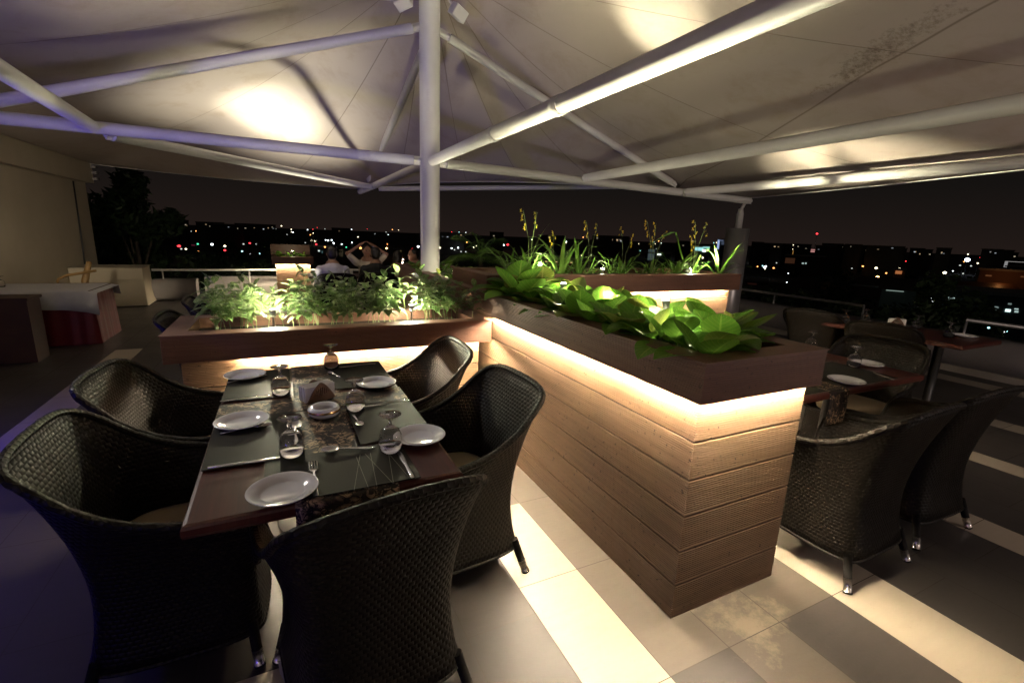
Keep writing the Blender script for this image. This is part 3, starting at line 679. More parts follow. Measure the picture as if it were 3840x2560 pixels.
lay(kn, (1386, 322), (1118, 350), 'dark shining knife on the far right mat', .196)
lay(sp_, (835, 555), (925, 568), 'spoon on the shaded table by the planter', f=qB, dz=-.004); lay(kn, (1350, 706), (1185, 650), 'knife on the shaded table beyond the plate', .196, -.004, qB)
lay(kn, (750, 762), (860, 796), 'knife at the near left edge of the shaded table', .196, -.004, qB)
sheet('place_mat', [(2.15, 1.27), (3.02, 1.27), (3.02, 1.62), (2.15, 1.62)], TZ+.001, .0015, M_MAT, 'dark mat on the shaded table under the plates', 'place mat', 'place mats on the shaded tables')
mb = MB(); rows = []
for k, (y, z) in enumerate([(1.6, TZ+.003), (1.4, TZ+.003), (1.26, TZ+.003), (1.247, TZ-.005), (1.245, TZ-.1), (1.246, TZ-.17)]): rows.append([(2.36+.02*i, y-.004*(z < TZ-.03)*sin(i*2), z) for i in range(9)])
mb.grid(rows); o = obj('table_runner', mb, M_RUN); so = o.modifiers.new('s', 'SOLIDIFY'); so.thickness = .0012; tag(o, 'brocade runner hanging over the edge of the shaded table', 'table runner')

# ------------------------------------------------------------------ plants
def leaf(mb, base, dirv, L, Wd, droop=.3, fold=.18, tipw=.5, n=6, up=Vector((0, 0, 1)), wave=0):
    """grid leaf from base along dirv"""
    d = Vector(dirv).normalized(); side = d.cross(up)
    if side.length < .05: side = d.cross(Vector((1, 0, 0)))
    side.normalize(); nrm = side.cross(d).normalized(); rows = []; uvs = []
    for i in range(n+1):
        t = i/n; w = Wd*(sin(pi*min(1, t**tipw*.97+.015))**.8 if tipw else 1)*.5
        if i == 0: w = Wd*.05
        if i == n: w = Wd*.015
        c = Vector(base)+d*(L*t)-Vector((0, 0, 1))*(droop*L*t*t)
        k = nrm*(fold*w+wave*w*sin(t*9)); rows.append([c-side*w+k, c-side*w*.5+k*.4, c, c+side*w*.5+k*.4, c+side*w+k]); uvs.append([(0, t), (.25, t), (.5, t), (.75, t), (1, t)])
    s_ = mb.smooth; mb.smooth = True; mb.grid(rows, False, uvs); mb.smooth = s_
def seedling(seed, h=.20, nl=9):
    r_ = random.Random(seed); t = thing('leafy_plant', '', 'plant'); fo_ = MB(); sm = MB(); 
    for s_ in range(r_.choice((1, 2))):
        lean = Vector((r_.uniform(-.22, .22), r_.uniform(-.22, .22), 1)); b0 = Vector((r_.uniform(-.02, .02), r_.uniform(-.02, .02), 0)); hh = h*r_.uniform(.75, 1.1)
        pts = [b0, b0+lean*hh*.4, b0+lean*hh*.75+Vector((r_.uniform(-.01, .01), 0, 0)), b0+lean*hh]; sm.tube(pts, [.0022, .002, .0016, .001], 5)
        for k in range(nl):
            z = .42+.60*k/nl; p = b0+lean*hh*z; a = k*2.4+r_.uniform(-.4, .4); el = r_.uniform(-.15, .75) if k < nl-1 else 1.1
            d = Vector((cos(a)*cos(el), sin(a)*cos(el), sin(el))); pe = p+d*.022; sm.tube([p, pe], .0009, 4)
            fo_.cur = 0; leaf(fo_, pe, d, r_.uniform(.065, .098), r_.uniform(.034, .050), r_.uniform(.2, .75), .22, .8, 6)
    obj('foliage', fo_, [M_LEAF_V], t); obj('stem', sm, [M_STEM], t); return t
protos = [seedling(s, .24+.03*(s % 3), 16) for s in range(6)]
r_ = random.Random(5); GS = 'variegated seedlings in the low planter'; lab = 'young variegated leafy plant growing in the low planter behind the table'
k = 0
for i in range(14):
    for j in range(4):
        x = -.40+1.52*(i+.5)/14+r_.uniform(-.045, .045); y = 2.86+.32*(j+.5)/4+r_.uniform(-.03, .03)
        if (abs(x+.06) < .07 and y < 3.05) or (abs(x-.75) < .06 and y < 3.1): continue
        o = place(protos[k % 6] if k < 6 else protos[r_.randrange(6)], (x, y, .789), r_.uniform(0, 6.3), lab, GS, r_.uniform(.85, 1.15)); k += 1
# broad-leaved plants
def broad(seed):
    r_ = random.Random(seed); t = thing('broad_leaf_plant', '', 'plant'); fo_ = MB(); sm = MB(); n = r_.choice((7, 8, 9))
    for k in range(n):
        a = k*2.4+r_.uniform(-.3, .3); el = r_.uniform(.15, .7) if k < n-3 else r_.uniform(.75, 1.3)
        d = Vector((cos(a)*cos(el), sin(a)*cos(el), sin(el))); p0 = Vector((cos(a)*.008, sin(a)*.008, 0)); p1 = p0+d*r_.uniform(.03, .06)+Vector((0, 0, .02)); sm.tube([p0, p1], [.004, .003], 6)
        fo_.cur = 1 if r_.random() < .14 else 0
        leaf(fo_, p1, d, r_.uniform(.15, .205), r_.uniform(.105, .145), r_.uniform(.1, .5), r_.uniform(.1, .4), .86, 10, wave=r_.uniform(0, .06))
    obj('foliage', fo_, [M_LEAF_B, M_LEAF_Y], t); obj('stem', sm, [M_STEM], t); return t
bps = [broad(s) for s in (11, 12, 13, 14)]; k = 0
GL = 'broad-leaved plants in the long planter'
for i in range(11):
    for j in range(3):
        x = 1.35+.175*j+r_.uniform(-.02, .02); y = 1.165+1.66*(i+.33*j)/11+r_.uniform(-.03, .03)
        if y > 2.85 or math.hypot(x-1.60, y-1.62) < .10: continue
        place(bps[k % 4] if k < 4 else bps[r_.randrange(4)], (x, y, .950), r_.uniform(0, 6.3), 'glossy broad-leaved plant filling the near part of the long planter', GL, r_.uniform(.85, 1.18)); k += 1
for q_, (x, y, s_) in enumerate(((1.36, 2.62, 1.45), (1.42, 2.80, 1.5), (1.56, 2.74, 1.3))): place(bps[q_], (x, y, .955), 1.3+q_*2, 'taller broad-leaved plant against the cross planter', 'taller plants by the cross planter', s_)
# one long leaf poking out to the right
mb = MB(); leaf(mb, (1.60, 1.30, 1.0), (.86, .1, .14), .42, .07, -.05, .3, .8, 12); o = obj('long_leaf_plant', mb, [M_LEAF_B]); tag(o, 'long pointed leaf reaching out past the right corner of the long planter', 'plant')
# strap-leaved lilies / orchids in the cross planter
def strap(seed, h=.26, n=11, fl_=0):
    r_ = random.Random(seed); t = thing('orchid_plant' if fl_ else 'strap_leaf_plant', '', 'plant'); mb = MB(); sm = MB(); pe = MB()
    for k in range(n):
        a = k*2.4+r_.uniform(-.4, .4); L = h*r_.uniform(.6, 1.25); el = r_.uniform(.7, 1.45); d0 = Vector((cos(a)*cos(el), sin(a)*cos(el), sin(el))); w = r_.uniform(.014, .028)
        rows = []; uvs = []; side = Vector((-sin(a), cos(a), 0)); m_ = 10; dr = r_.uniform(.15, .9)
        for i in range(m_+1):
            t_ = i/m_; c = d0*(L*t_)+Vector((cos(a), sin(a), 0))*(dr*.35*L*t_*t_)-Vector((0, 0, 1))*(dr*L*.75*t_**2.6); ww = w*(.35+.65*sin(pi*min(1, t_*.8+.2)))*.5*(1-t_**5)+.0004
            rows.append([c-side*ww+Vector((0, 0, .3*ww)), c, c+side*ww+Vector((0, 0, .3*ww))]); uvs.append([(0, t_), (.5, t_), (1, t_)])
        mb.smooth = True; mb.grid(rows, False, uvs)
    obj('foliage', mb, [M_LEAF_G], t)
    if fl_:
        for s_ in range(fl_):
            a = r_.uniform(0, 6.3); hh = h*r_.uniform(1.0, 1.45); top = Vector((cos(a)*.07, sin(a)*.07, hh)); sm.tube([(0, 0, 0), (cos(a)*.02, sin(a)*.02, hh*.6), top], [.0018, .0014, .001], 5)
            for q in range(r_.choice((3, 4, 5))):
                c = top-Vector((0, 0, .030*q))+Vector((r_.uniform(-.02, .02), r_.uniform(-.02, .02), 0))
                for z in range(5):
                    b = z*1.256+r_.random(); leaf(pe, c, (cos(b), r_.uniform(-.5, .5), sin(b)), .016, .011, .1, .1, 1, 4)
        obj('flowers', pe, [M_PETAL], t); obj('flower_stem', sm, [M_STEM], t)
    return t
sts = [strap(21, .42, 14), strap(22, .50, 12), strap(23, .36, 15)]; orc = [strap(31, .34, 7, 2), strap(32, .36, 6, 2)]
k = 0; GO = 'strap-leaved plants in the cross planter'
for i in range(15):
    for j in range(2):
        x = 1.46+2.2*(i+.5*j)/14.5+r_.uniform(-.09, .09); y = 3.14+.36*j+r_.uniform(-.08, .08)
        if r_.random() < .36: continue
        place(sts[k] if k < 3 else sts[r_.randrange(3)], (x, y, 1.054), r_.uniform(0, 6.3), 'arching strap-leaved plant in the cross planter', GO, r_.choice((.45, .6, .75, .95, 1.15))); k += 1
k = 0
for i, x in enumerate((1.72, 2.0, 2.45, 2.62, 3.05, 3.2, 3.45, 3.55)):
    place(orc[i % 2], (x, 3.2+.25*((i*7) % 3)/2, 1.054), r_.uniform(0, 6.3), 'yellow-flowered orchid in the cross planter', 'yellow orchids in the cross planter', r_.uniform(.85, 1.15))
tall = strap(41, .55, 6); place(tall, (1.66, 3.18, 1.054), 1.0, 'tallest upright strap-leaved plant, at the left end of the cross planter', None, 1.0)
# a kinked tall blade at the right of the cross planter
mb = MB(); rows = []; uvs = []
pts = [yp(q3(*p), 3.25) for p in ((1735, 480), (1715, 410), (1695, 330), (1678, 258), (1640, 262), (1560, 300), (1475, 352))]
for i, p in enumerate(pts):
    w = Vector((.004, .014, 0)) if i < 4 else Vector((.001, .012, .004)); w = w*(1 if i < 5 else (.7 if i == 5 else .1)); rows.append([p-w, p, p+w]); uvs.append([(0, i/6), (.5, i/6), (1, i/6)])
mb.smooth = True; mb.grid(rows, False, uvs); mb.tube([(pts[0].x, pts[0].y, 1.06), pts[0]], .004, 6); tag(obj('kinked_blade_plant', mb, [M_LEAF_G]), 'tall bent leaf blade above the right part of the cross planter', 'plant')
# plants in the far arm of the long planter, and in the far planter
for i in range(9):
    x = 1.36+.3*(i % 2)+r_.uniform(-.03, .03); y = 3.85+i*.18
    if abs(y-PY) < .2: x = 1.62
    place(bps[i % 4], (x, y, .955), r_.uniform(0, 6.3), 'leafy plant around the foot of the pole', 'plants around the foot of the pole', r_.uniform(.6, .8))
for i in range(3): place(bps[i], (.0+.18*i, fy+.3, .82), i*2., 'yellow-green lit plant in the far planter', 'plants in the far planter', .8)

# planter spot lights
SPC = (1, .93, .62)
def spike(loc, to, energy, label, spot=75, h=.06, blend=.7, sp_=None):
    t = thing('garden_spotlight', label, 'spotlight', loc, 0, 'uplights in the planters')
    mb = MB(); mb.tube([(0, 0, -.03), (0, 0, h-.03)], .007, 8); obj('spike', mb, M_STEEL, t)
    d = (Vector(to)-Vector(loc)).normalized(); c = Vector((0, 0, h-.02))
    mb = MB(); mb.tube([c-d*.02, c+d*.022], [.014, .018], 16); obj('housing', mb, M_STEEL, t)
    mb = MB(); mb.tube([c+d*.0225, c+d*.0245], .0165, 16); obj('lens', mb, emis('lamp_lens', SPC, 60), t)
    lamp('POINT', 'spill', Vector(loc)+c+d*.03, sp_ if sp_ else min(11, 2+energy*.15), SPC, size=.02, parent=t)
    lamp('SPOT', 'spot_lamp', Vector(loc)+c+d*.03, energy, SPC, to=to, size=.018, spot=spot, blend=blend, parent=t)
    return t
spike((-.06, 2.97, .80), (-.02, 3.4, 2.9), 60, 'uplight among the seedlings at the left of the low planter', 120, h=.12, sp_=38)
spike((.75, 3.00, .80), (.80, 3.2, 2.7), 60, 'uplight among the seedlings at the right of the low planter', 120, h=.12, sp_=38)
spike((1.60, 1.62, .99), (1.40, 1.80, 2.6), 230, 'uplight hidden under broad leaves near the end of the long planter', 105, h=.13, sp_=14)
spike((1.44, 1.36, .97), (1.50, 1.1, 2.0), 12, 'small uplight under the broad leaves at the planter end', 120, h=.08, sp_=7)
spike((1.60, 2.05, .97), (1.50, 2.0, 2.0), 12, 'small uplight under the broad leaves half way along the planter', 120, h=.10, sp_=14)
spike((1.56, 2.45, .98), (1.46, 2.4, 2.7), 50, 'uplight hidden under broad leaves by the cross planter', 80, h=.13, sp_=14)
spike((1.76, 3.12, 1.065), (1.8, 3.0, 3.0), 40, 'uplight between lilies at the left of the cross planter', 100, h=.11, sp_=14)
spike((2.50, 3.32, 1.065), (2.62, 3.02, 3.0), 560, 'strong narrow uplight in the middle of the cross planter', 27, h=.07, blend=1, sp_=3)
spike((3.3, 3.12, 1.065), (4.93, 2.75, 2.07), 420, 'uplight between orchids at the right of the cross planter', 60, h=.09, blend=1, sp_=10)
spike((1.42, 4.15, .965), (1.40, 4.3, 2.7), 12, 'uplight by the foot of the pole', 95, h=.09, sp_=8)
spike((.2, fy+.2, .88), (.2, fy+.5, 2.2), 10, 'uplight in the far planter', 90, h=.08)
# ------------------------------------------------------------------ terrace edges and left side
t = thing('building_wall', 'cream painted building wall with an overhanging beam on the left', 'wall', (-3.0, 4, 0))
def loc_(mb, T): mb.v = [(x-T.location.x, y-T.location.y, z-T.location.z) for x, y, z in mb.v]; return mb
obj('wall', loc_(MB().box(-3.4, -3.9, -.1, -3.03, 11.15, 2.10), t), M_WALLP, t)
bevel(obj('beam', loc_(MB().box(-3.4, -3.9, 2.02, -2.93, 11.25, 2.37), t), M_WALLP, t), .01)
mb = MB(); mb.tube([(-3.02, 10.55, 2.0), (-3.015, 10.5, 1.2), (-3.02, 10.42, .1)], .012, 6); obj('cable', loc_(mb, t), M_DARKPOST, t)
mb = MB(); 
for k in range(3): mb.box(-2.93, 11.18+.0*k, 2.08+.1*k, -2.86, 11.3, 2.12+.1*k)
obj('beam_bracket', loc_(mb, t), M_GREYWALL, t)
t = thing('block_wall', 'low cream block wall behind the buffet table', 'wall', (-2.5, 9.7, 0))
mb = MB(); rows = [[(-3.02, 9.68-o, z), (-2.07+o*.6, 9.68-o, z), (-2.10+o, 10.35, z), (-3.02, 10.35, z)] for o, z in ((.05, .02), (.03, .15), (0, .45), (0, .642))]
i, n = mb.grid(rows, True); mb.cap(i+3*n, n, True); bevel(obj('wall', loc_(mb, t), M_WALLP, t), .02, 3)
obj('plinth', loc_(MB().box(-3.02, 9.70, -.001, -2.10, 10.3, .03), t), M_GREYWALL, t)
def bench(name, label, path, h, th, lab2='parapet'):
    """low rounded parapet following path (list of xy), bulging inwards"""
    t = thing(name, label, lab2, (*path[0], 0)); mb = MB(); mb.smooth = True; rows = []
    for k, p in enumerate(path):
        a = Vector(path[max(k-1, 0)]); b = Vector(path[min(k+1, len(path)-1)]); d = (b-a).normalized(); n = Vector((-d.y, d.x)); P = Vector(p)
        prof = [(.10, .0), (.06, .03), (.0, h*.25), (-.03, h*.5), (-.02, h*.75), (.02, h*.93), (.07, h), (.20+th, h), (.22+th, -.1)]
        rows.append([(*(P+n*o), z) for o, z in prof])
    mb.grid(rows); m_ = mb; i0 = 0; L = len(rows[0]); mb.smooth = False; mb.face(list(range(L))); mb.face(list(range(len(mb.v)-L, len(mb.v)))[::-1]); obj('parapet', loc_(mb, t), M_GREYWALL, t); return t
bench('parapet', 'low rounded grey parapet at the back left, beside the cream block', [(-2.08, 10.2), (-1.42, 10.2)], .39, .1)
bench('parapet', 'low dark parapet along the far edge of the terrace', [(-1.35, 10.7), (2.5, 10.7), (7.4, 10.7)], .38, .1)
bench('parapet', 'low rounded grey parapet along the right edge of the terrace', [(7.22, 10.6), (7.25, 5), (7.25, 1), (7.25, -3)], .42, .1)
def rail(label, pts, z, posts, r=.022):
    t = thing('railing', label, 'railing', (*pts[0], 0)); mb = MB(); mb.tube([(x, y, z) for x, y in pts], r, 10); obj('top_rail', loc_(mb, t), M_STEEL, t)
    for f in posts:
        a, b = Vector(pts[0]), Vector(pts[-1]); p = a.lerp(b, f); mb = MB(); mb.tube([(p.x, p.y, .3), (p.x, p.y, z)], .014, 8); obj('post', loc_(mb, t), M_STEEL, t)
rail('thin steel railing at the back left of the terrace', [(-2.08, 10.35), (1.9, 10.45), (5.5, 10.6)], .552, (.02, .2, .4, .6, .8, 1))
rail('steel railing at the right edge beyond the cross planter', [(7.5, 7.2), (7.5, 3.75)], .585, (0, .3, .6, 1))
rail('steel railing at the right edge of the picture above the dark city', [(7.5, 2.6), (7.5, -2.8)], .585, (0, .35, .7, 1))
mb = MB(); mb.box(7.10, -3, .0, 7.16, 10.4, .075); kr = obj('kerb_strip', mb, noisy('kerb_stone', (.30, .27, .23), (.36, .33, .28), 5, .6)); kr['kind'] = 'structure'
# buffet table
BT = thing('buffet_table', 'buffet table with red skirting at the left', 'table', (-2.44, 7.1, 0))
mb = MB(); rows = []; x0, x1, y0, y1 = -3.0, -1.93, 6.72, 7.5; per = []
for a, b, n in (((x0, y0), (x1, y0), 34), ((x1, y0), (x1, y1), 26), ((x1, y1), (x0, y1), 20)):
    d = (Vector(b)-Vector(a)).normalized(); nv = Vector((d.y, -d.x))
    for k in range(n): p = Vector(a).lerp(Vector(b), k/n); per.append((p, nv, len(per)))
rows = [[(p.x+nv.x*(.008*sin(k*1.7+2*sin(k*.37))*(f+.3)+.03*f), p.y+nv.y*(.008*sin(k*1.7+2*sin(k*.37))*(f+.3)+.03*f), z) for p, nv, k in per] for f, z in ((0, .60), (.3, .45), (.7, .2), (1, .01))]
mb.smooth = True; mb.grid(rows); obj('skirt', loc_(mb, BT), M_CLOTH_R, BT)
obj('tabletop', loc_(MB().box(x0, y0, .58, x1-.01, y1, .612), BT), M_WOODDK, BT)
mb = MB(); ov = .03; rows = []
for (j, (y, z)) in enumerate(((y0-.05, .42), (y0-.045, .50), (y0-.03, .60), (y0-.01, .618), (y0+.2, .618), (y1-.1, .618), (y1+.02, .618), (y1+.05, .5))):
    rows.append([(x0+(x1-x0)*i/20+(0 if i < 20 else .06), y+(.012*sin(i*1.3) if z < .55 else 0)+(.0 if i < 20 else .0), z-(.025 if i == 20 else 0)-(.05*(i/20)**6 if z < .5 else 0)) for i in range(21)])
mb.smooth = True; mb.grid(rows); o = obj('tablecloth', mb, M_CLOTH_W); so = o.modifiers.new('s', 'SOLIDIFY'); so.thickness = .003; tag(o, 'white cloth over the red-skirted buffet table', 'tablecloth')
for dx, lb in ((.0, 'upturned goblet at the left edge of the white buffet cloth'), (.09, 'second goblet from the left edge on the white buffet cloth')): place(gb_, (-2.90+dx, 7.05+dx, .622), 0, lb)
cz = yp(qA(320, 680), 6.02).z
cb = thing('cabinet', 'dark wood service cabinet in front of the buffet table', 'cabinet', (-2.6, 6.0, 0))
bevel(obj('top', loc_(MB().box(-3.02, 6.0, cz-.03, -2.20, 6.32, cz), cb), M_WOODDK, cb), .004)
obj('front_panel', loc_(MB().box(-3.02, 6.02, .0, -2.235, 6.04, cz-.03), cb), M_WOODDK, cb); obj('side_panel', loc_(MB().box(-2.235, 6.02, .0, -2.215, 6.3, cz-.03), cb), M_WOODDK, cb); obj('back_panel', loc_(MB().box(-3.02, 6.285, .0, -2.236, 6.305, cz-.03), cb), M_WOODDK, cb)
ac = thing('armchair', 'gilt wooden armchair standing behind the buffet table', 'chair', (-2.55, 8.4, 0), 0)
yy = 8.35; P = lambda x, y, d=0: yp(qA(x, y), yy+d)-ac.location
mb = MB(); mb.tube([P(675, 480), P(690, 455), P(790, 415), P(960, 388), P(1130, 360)], [.014, .016, .018, .018, .016], 8); mb.tube([P(675, 470), (P(675, 470).x, P(675, 470).y, .38)], .014, 8); obj('armrest', mb, M_GOLDWOOD, ac)
mb = MB(); mb.tube([P(1050, 255, .1), P(1030, 330, .08), P(1000, 480), (P(1000, 480).x, P(1000, 480).y, .02)], [.03, .035, .045, .03], 8); obj('back_post', mb, M_GOLDWOOD, ac)
a = P(675, 470); b = P(1000, 480); mb = MB(); mb.box(a.x-.02, a.y-.02, .36, b.x+.02, b.y+.42, .42); bevel(obj('seat', mb, M_CUSHION, ac), .015)
for x_, y_ in ((a.x, a.y), (b.x, b.y+.4), (a.x, a.y+.4)): mb = MB(); mb.tube([(x_, y_, .36), (x_, y_, 0)], [.02, .014], 8); obj('leg', mb, M_GOLDWOOD, ac)

# ------------------------------------------------------------------ trees, shrubs
def blob_crown(seed, R, H, n, lsz, dens=1.0, palm=False):
    r_ = random.Random(seed); mb = MB(); cl = [(Vector((r_.gauss(0, R*.42), r_.gauss(0, R*.42), r_.uniform(-.42, .45)*H)), R*r_.uniform(.22, .42)) for _ in range(14)]
    for k in range(n):
        c, rr_ = cl[r_.randrange(len(cl))]; d = Vector((r_.gauss(0, 1), r_.gauss(0, 1), r_.gauss(0, 1))).normalized()
        p = c+d*rr_*r_.uniform(.4, 1.1); a = Vector((r_.gauss(0, 1), r_.gauss(0, 1), r_.gauss(0, .7))).normalized(); b = a.cross(Vector((r_.gauss(0, 1), r_.gauss(0, 1), 1))).normalized()
        s_ = lsz*r_.uniform(.6, 1.3); i = mb.vs([p-a*s_, p-b*s_*.35, p+a*s_, p+b*s_*.35]); mb.face([i, i+1, i+2, i+3])
    return mb
def tree(label, base, R, H, trunk, seed=1, n=900, lsz=.12, group=None, name='dark_tree', m_=None):
    t = thing(name, label, 'tree' if trunk > .5 else 'shrub', base, 0, group); cz_ = trunk+H*.45
    mb = blob_crown(seed, R, H, n, lsz); mb.v = [(x, y, z+cz_) for x, y, z in mb.v]; obj('crown', mb, [m_ or M_LEAF_D], t)
    mb = MB(); r0 = max(.03, R*.07); mb.tube([(0, 0, 0), (r0, 0, cz_*.5), (0, r0*.5, cz_)], [r0, r0*.8, r0*.5], 8)
    for k in range(3): a = k*2.1; mb.tube([(0, 0, cz_*.75), (cos(a)*R*.35, sin(a)*R*.35, cz_+H*.1)], [r0*.45, r0*.2], 6)
    obj('trunk', mb, [M_BARK], t); return t
def palm(label, base, R, H, seed=1, nf=14, m_=None, droop=.9, fz=None):
    r_ = random.Random(seed); t = thing('palm_tree', label, 'palm tree', base); mb = MB(); f = MB()
    mb.tube([(0, 0, 0), (.03, 0, H*.5), (0, .02, H)], [R*.10, R*.07, R*.05], 8); obj('trunk', mb, [M_BARK], t)
    for k in range(nf):
        a = k*2.4+r_.uniform(-.2, .2); el = r_.uniform(.1, 1.35); d = Vector((cos(a)*cos(el), sin(a)*cos(el), sin(el))); L = R*r_.uniform(.8, 1.15); pts = []
        for i in range(13): t_ = i/12; pts.append(Vector((0, 0, H))+d*(L*t_)-Vector((0, 0, 1))*(droop*L*.55*t_*t_))
        f.tube(pts, [R*.012*(1-.8*i/12)+.001 for i in range(13)], 4)
        for i in range(1, 12):
            tg = (pts[i+1]-pts[i-1]).normalized(); sd = tg.cross(Vector((0, 0, 1))).normalized()
            for s_ in (-1, 1):
                for q in (0, .5):
                    p = pts[i].lerp(pts[i+1], q); leaf(f, p, sd*s_+tg*.6-Vector((0, 0, .25)), L*.26*sin(pi*(.12+.8*i/12)), L*.022, .3, .1, .6, 3)
    obj('fronds', f, [m_ or M_LEAF_G], t); return t
tree('large dark drooping tree beyond the back left corner of the terrace', (-3.15, 14.5, -3), 1.15, 3.1, 2.5, 3, 3600, .14)
tree('lower dark tree between the left corner tree and the far planter', (-1.6, 16.5, -3), 1.2, 1.2, 2.2, 4, 1500, .14)
palm('palm behind the cross planter with one frond lit green', (2.30, 5.6, 0), .62, 1.10, 5, 16)
palm('small dark palm left of the pole behind the guests', (.1, 12.4, -1), 1.0, 1.85, 8, 14, M_LEAF_D)
for k, x in enumerate((-1.9, -1.2, -.5, 2.4, 3.2, 4.1, 5.0)):
    tree('dark shrub just outside the far railing, number of similar ones in a row' if 0 else 'dark shrub growing outside the far railing', (x, 11.9+.3*(k % 2), -.4), .5, .8, .3, 20+k, 500, .08, 'shrubs outside the far railing', 'shrub')
for k, y in enumerate((7.6, 6.9, 6.2, 5.5, 4.9, 4.3, 3.7, 3.1)):
    tree('dark flowering shrub behind the right parapet', (7.95, y, -.1), .34, .50, .22, 40+k, 420, .055, 'shrubs behind the right parapet', 'shrub')
tree('taller leafy shrub in the gap between the two right railings', (8.3, 3.05, -.3), .75, 1.0, .35, 60, 1500, .08, None, 'shrub', M_LEAF_D)

# ------------------------------------------------------------------ guests at the far table
def ell(mb, c, r, n=12, m=8, rot=None):
    rows = []
    for i in range(m+1):
        th = pi*i/m; rows.append([Vector(c)+Vector((r[0]*sin(th)*cos(2*pi*j/n), r[1]*sin(th)*sin(2*pi*j/n), r[2]*cos(th))) for j in range(n)])
    rows[0] = [p+Vector((.0005*cos(j), .0005*sin(j), 0)) for j, p in enumerate(rows[0])]; mb.grid(rows, True)
def limb(mb, pts, rad):
    mb.tube(pts, rad, 10)
    for p, r in zip(pts, rad): ell(mb, p, (r, r, r), 10, 6)
M_SKIN = noisy('skin', (.30, .16, .10), (.34, .19, .12), 12, .5); M_HAIR = noisy('black_hair', (.012, .010, .009), (.022, .018, .015), 30, .45)
def remesh(o, v=.009):
    r = o.modifiers.new('r', 'REMESH'); r.mode = 'VOXEL'; r.voxel_size = v; r.use_smooth_shade = True
    s_ = o.modifiers.new('s', 'SMOOTH'); s_.factor = .5; s_.iterations = 4; return o
def person(label, loc, rz, shirt, arms, hairlen=0, tilt=0, trousers=(.03, .03, .04)):
    t = thing('person', label, 'person', loc, rz); S = .93
    b = MB(); hx, hy, hz = 0, .03+tilt, 1.045
    ell(b, (hx, hy, hz), (.066, .082, .098), 16, 12); ell(b, (hx, hy+.03, hz-.055), (.045, .05, .045)); limb(b, [(0, -.01, .88), (0, .01+tilt*.6, .99)], [.052, .045])
    ell(b, (hx, hy+.083, hz-.008), (.012, .018, .018), 8, 6)                       # nose
    for s_ in (-1, 1): ell(b, (hx+s_*.067, hy-.005, hz-.005), (.009, .018, .026), 8, 6)   # ears
    limb(b, [(0, -.06, .46), (0, -.05, .62), (0, -.03, .80), (0, -.01, .88)], [.125, .12, .135, .10]); ell(b, (0, -.03, .83), (.175, .085, .075))
    for s_ in (-1, 1): limb(b, [(s_*.08, -.03, .47), (s_*.10, .34, .47), (s_*.10, .38, .08)], [.078, .058, .042]); limb(b, [(s_*.10, .38, .07), (s_*.10, .50, .05)], [.04, .03])
    sh = MB(); limb(sh, [(0, -.06, .44), (0, -.05, .62), (0, -.03, .80)], [.135, .132, .145]); ell(sh, (0, -.03, .835), (.188, .097, .082)); limb(sh, [(0, -.02, .87), (0, -.005, .905)], [.07, .056])
    for k, s_ in enumerate((-1, 1)):
        A = arms[k]; pts = [Vector(p) for p in A]; limb(b, pts, [.045, .036, .024]); limb(sh, [pts[0], pts[0].lerp(pts[1], .8)], [.062, .05])
        h0 = pts[2]; d = (pts[2]-pts[1]).normalized(); sd = d.cross(Vector((0, 0, 1))).normalized(); ell(b, h0+d*.035, (.026, .030, .022), 10, 6)
        for q in range(4):
            o0 = h0+d*.055+sd*(.018*(q-1.5)*.9); limb(b, [o0, o0+d*.03, o0+d*.052-Vector((0, 0, .012))], [.0085, .008, .007])
        limb(b, [h0+d*.02+sd*.028*s_, h0+d*.045+sd*.048*s_], [.010, .008])
    remesh(obj('body', b, M_SKIN, t), .008)
    remesh(obj('shirt', sh, noisy('shirt_cloth', shirt, tuple(x*.85 for x in shirt), 10, .8), t), .011)
    tr = MB()
    for s_ in (-1, 1): limb(tr, [(s_*.07, -.05, .46), (s_*.10, .34, .475), (s_*.10, .38, .12)], [.10, .072, .055])
    remesh(obj('trousers', tr, mat('trouser_cloth', trousers, .8), t), .012)
    h = MB(); ell(h, (hx, hy-.016, hz+.030), (.074, .080, .078), 16, 10); ell(h, (hx, hy-.045, hz-.01), (.066, .050, .07))
    if hairlen: limb(h, [(0, hy-.05, hz), (0, hy-.07, hz-.12), (0, hy-.07, hz-.12-hairlen)], [.07, .07, .05])
    remesh(obj('hair', h, M_HAIR, t), .010)
    e_ = MB()
    for s_ in (-1, 1): ell(e_, (hx+s_*.024, hy+.076, hz+.004), (.010, .006, .005), 8, 6)
    obj('eyes', e_, mat('eye', (.03, .02, .015), .2), t)
    e_ = MB(); ell(e_, (hx, hy+.078, hz-.045), (.020, .006, .006), 10, 6); obj('mouth', e_, mat('lips', (.28, .09, .07), .5), t)
    e_ = MB()
    for s_ in (-1, 1): limb(e_, [(hx+s_*.012, hy+.079, hz+.022), (hx+s_*.036, hy+.070, hz+.024)], [.003, .0022])
    obj('eyebrows', e_, M_HAIR, t); return t
REST = [[(-.165, -.03, .83), (-.215, .10, .66), (-.10, .30, .70)], [(.165, -.03, .83), (.215, .10, .66), (.10, .30, .70)]]
UP = [[(-.165, -.03, .85), (-.315, .03, 1.0), (-.09, -.03, 1.15)], [(.165, -.03, .85), (.315, .03, 1.0), (.09, -.03, 1.15)]]
p = yp(qC(820, 420), 7.0); person('person in a white shirt seated with their back to the camera', (p.x, 7.0, 0), 0, (.62, .60, .68), REST)
p = yp(qC(1262, 430), 8.15); person('person in a cream shirt facing the camera with hands clasped behind the head', (p.x, 8.15, 0), pi, (.62, .56, .46), UP)
p = yp(qC(1375, 450), 7.1); person('person in a black shirt seated with their back to the camera', (p.x, 7.1, 0), -.15, (.012, .012, .014), REST)
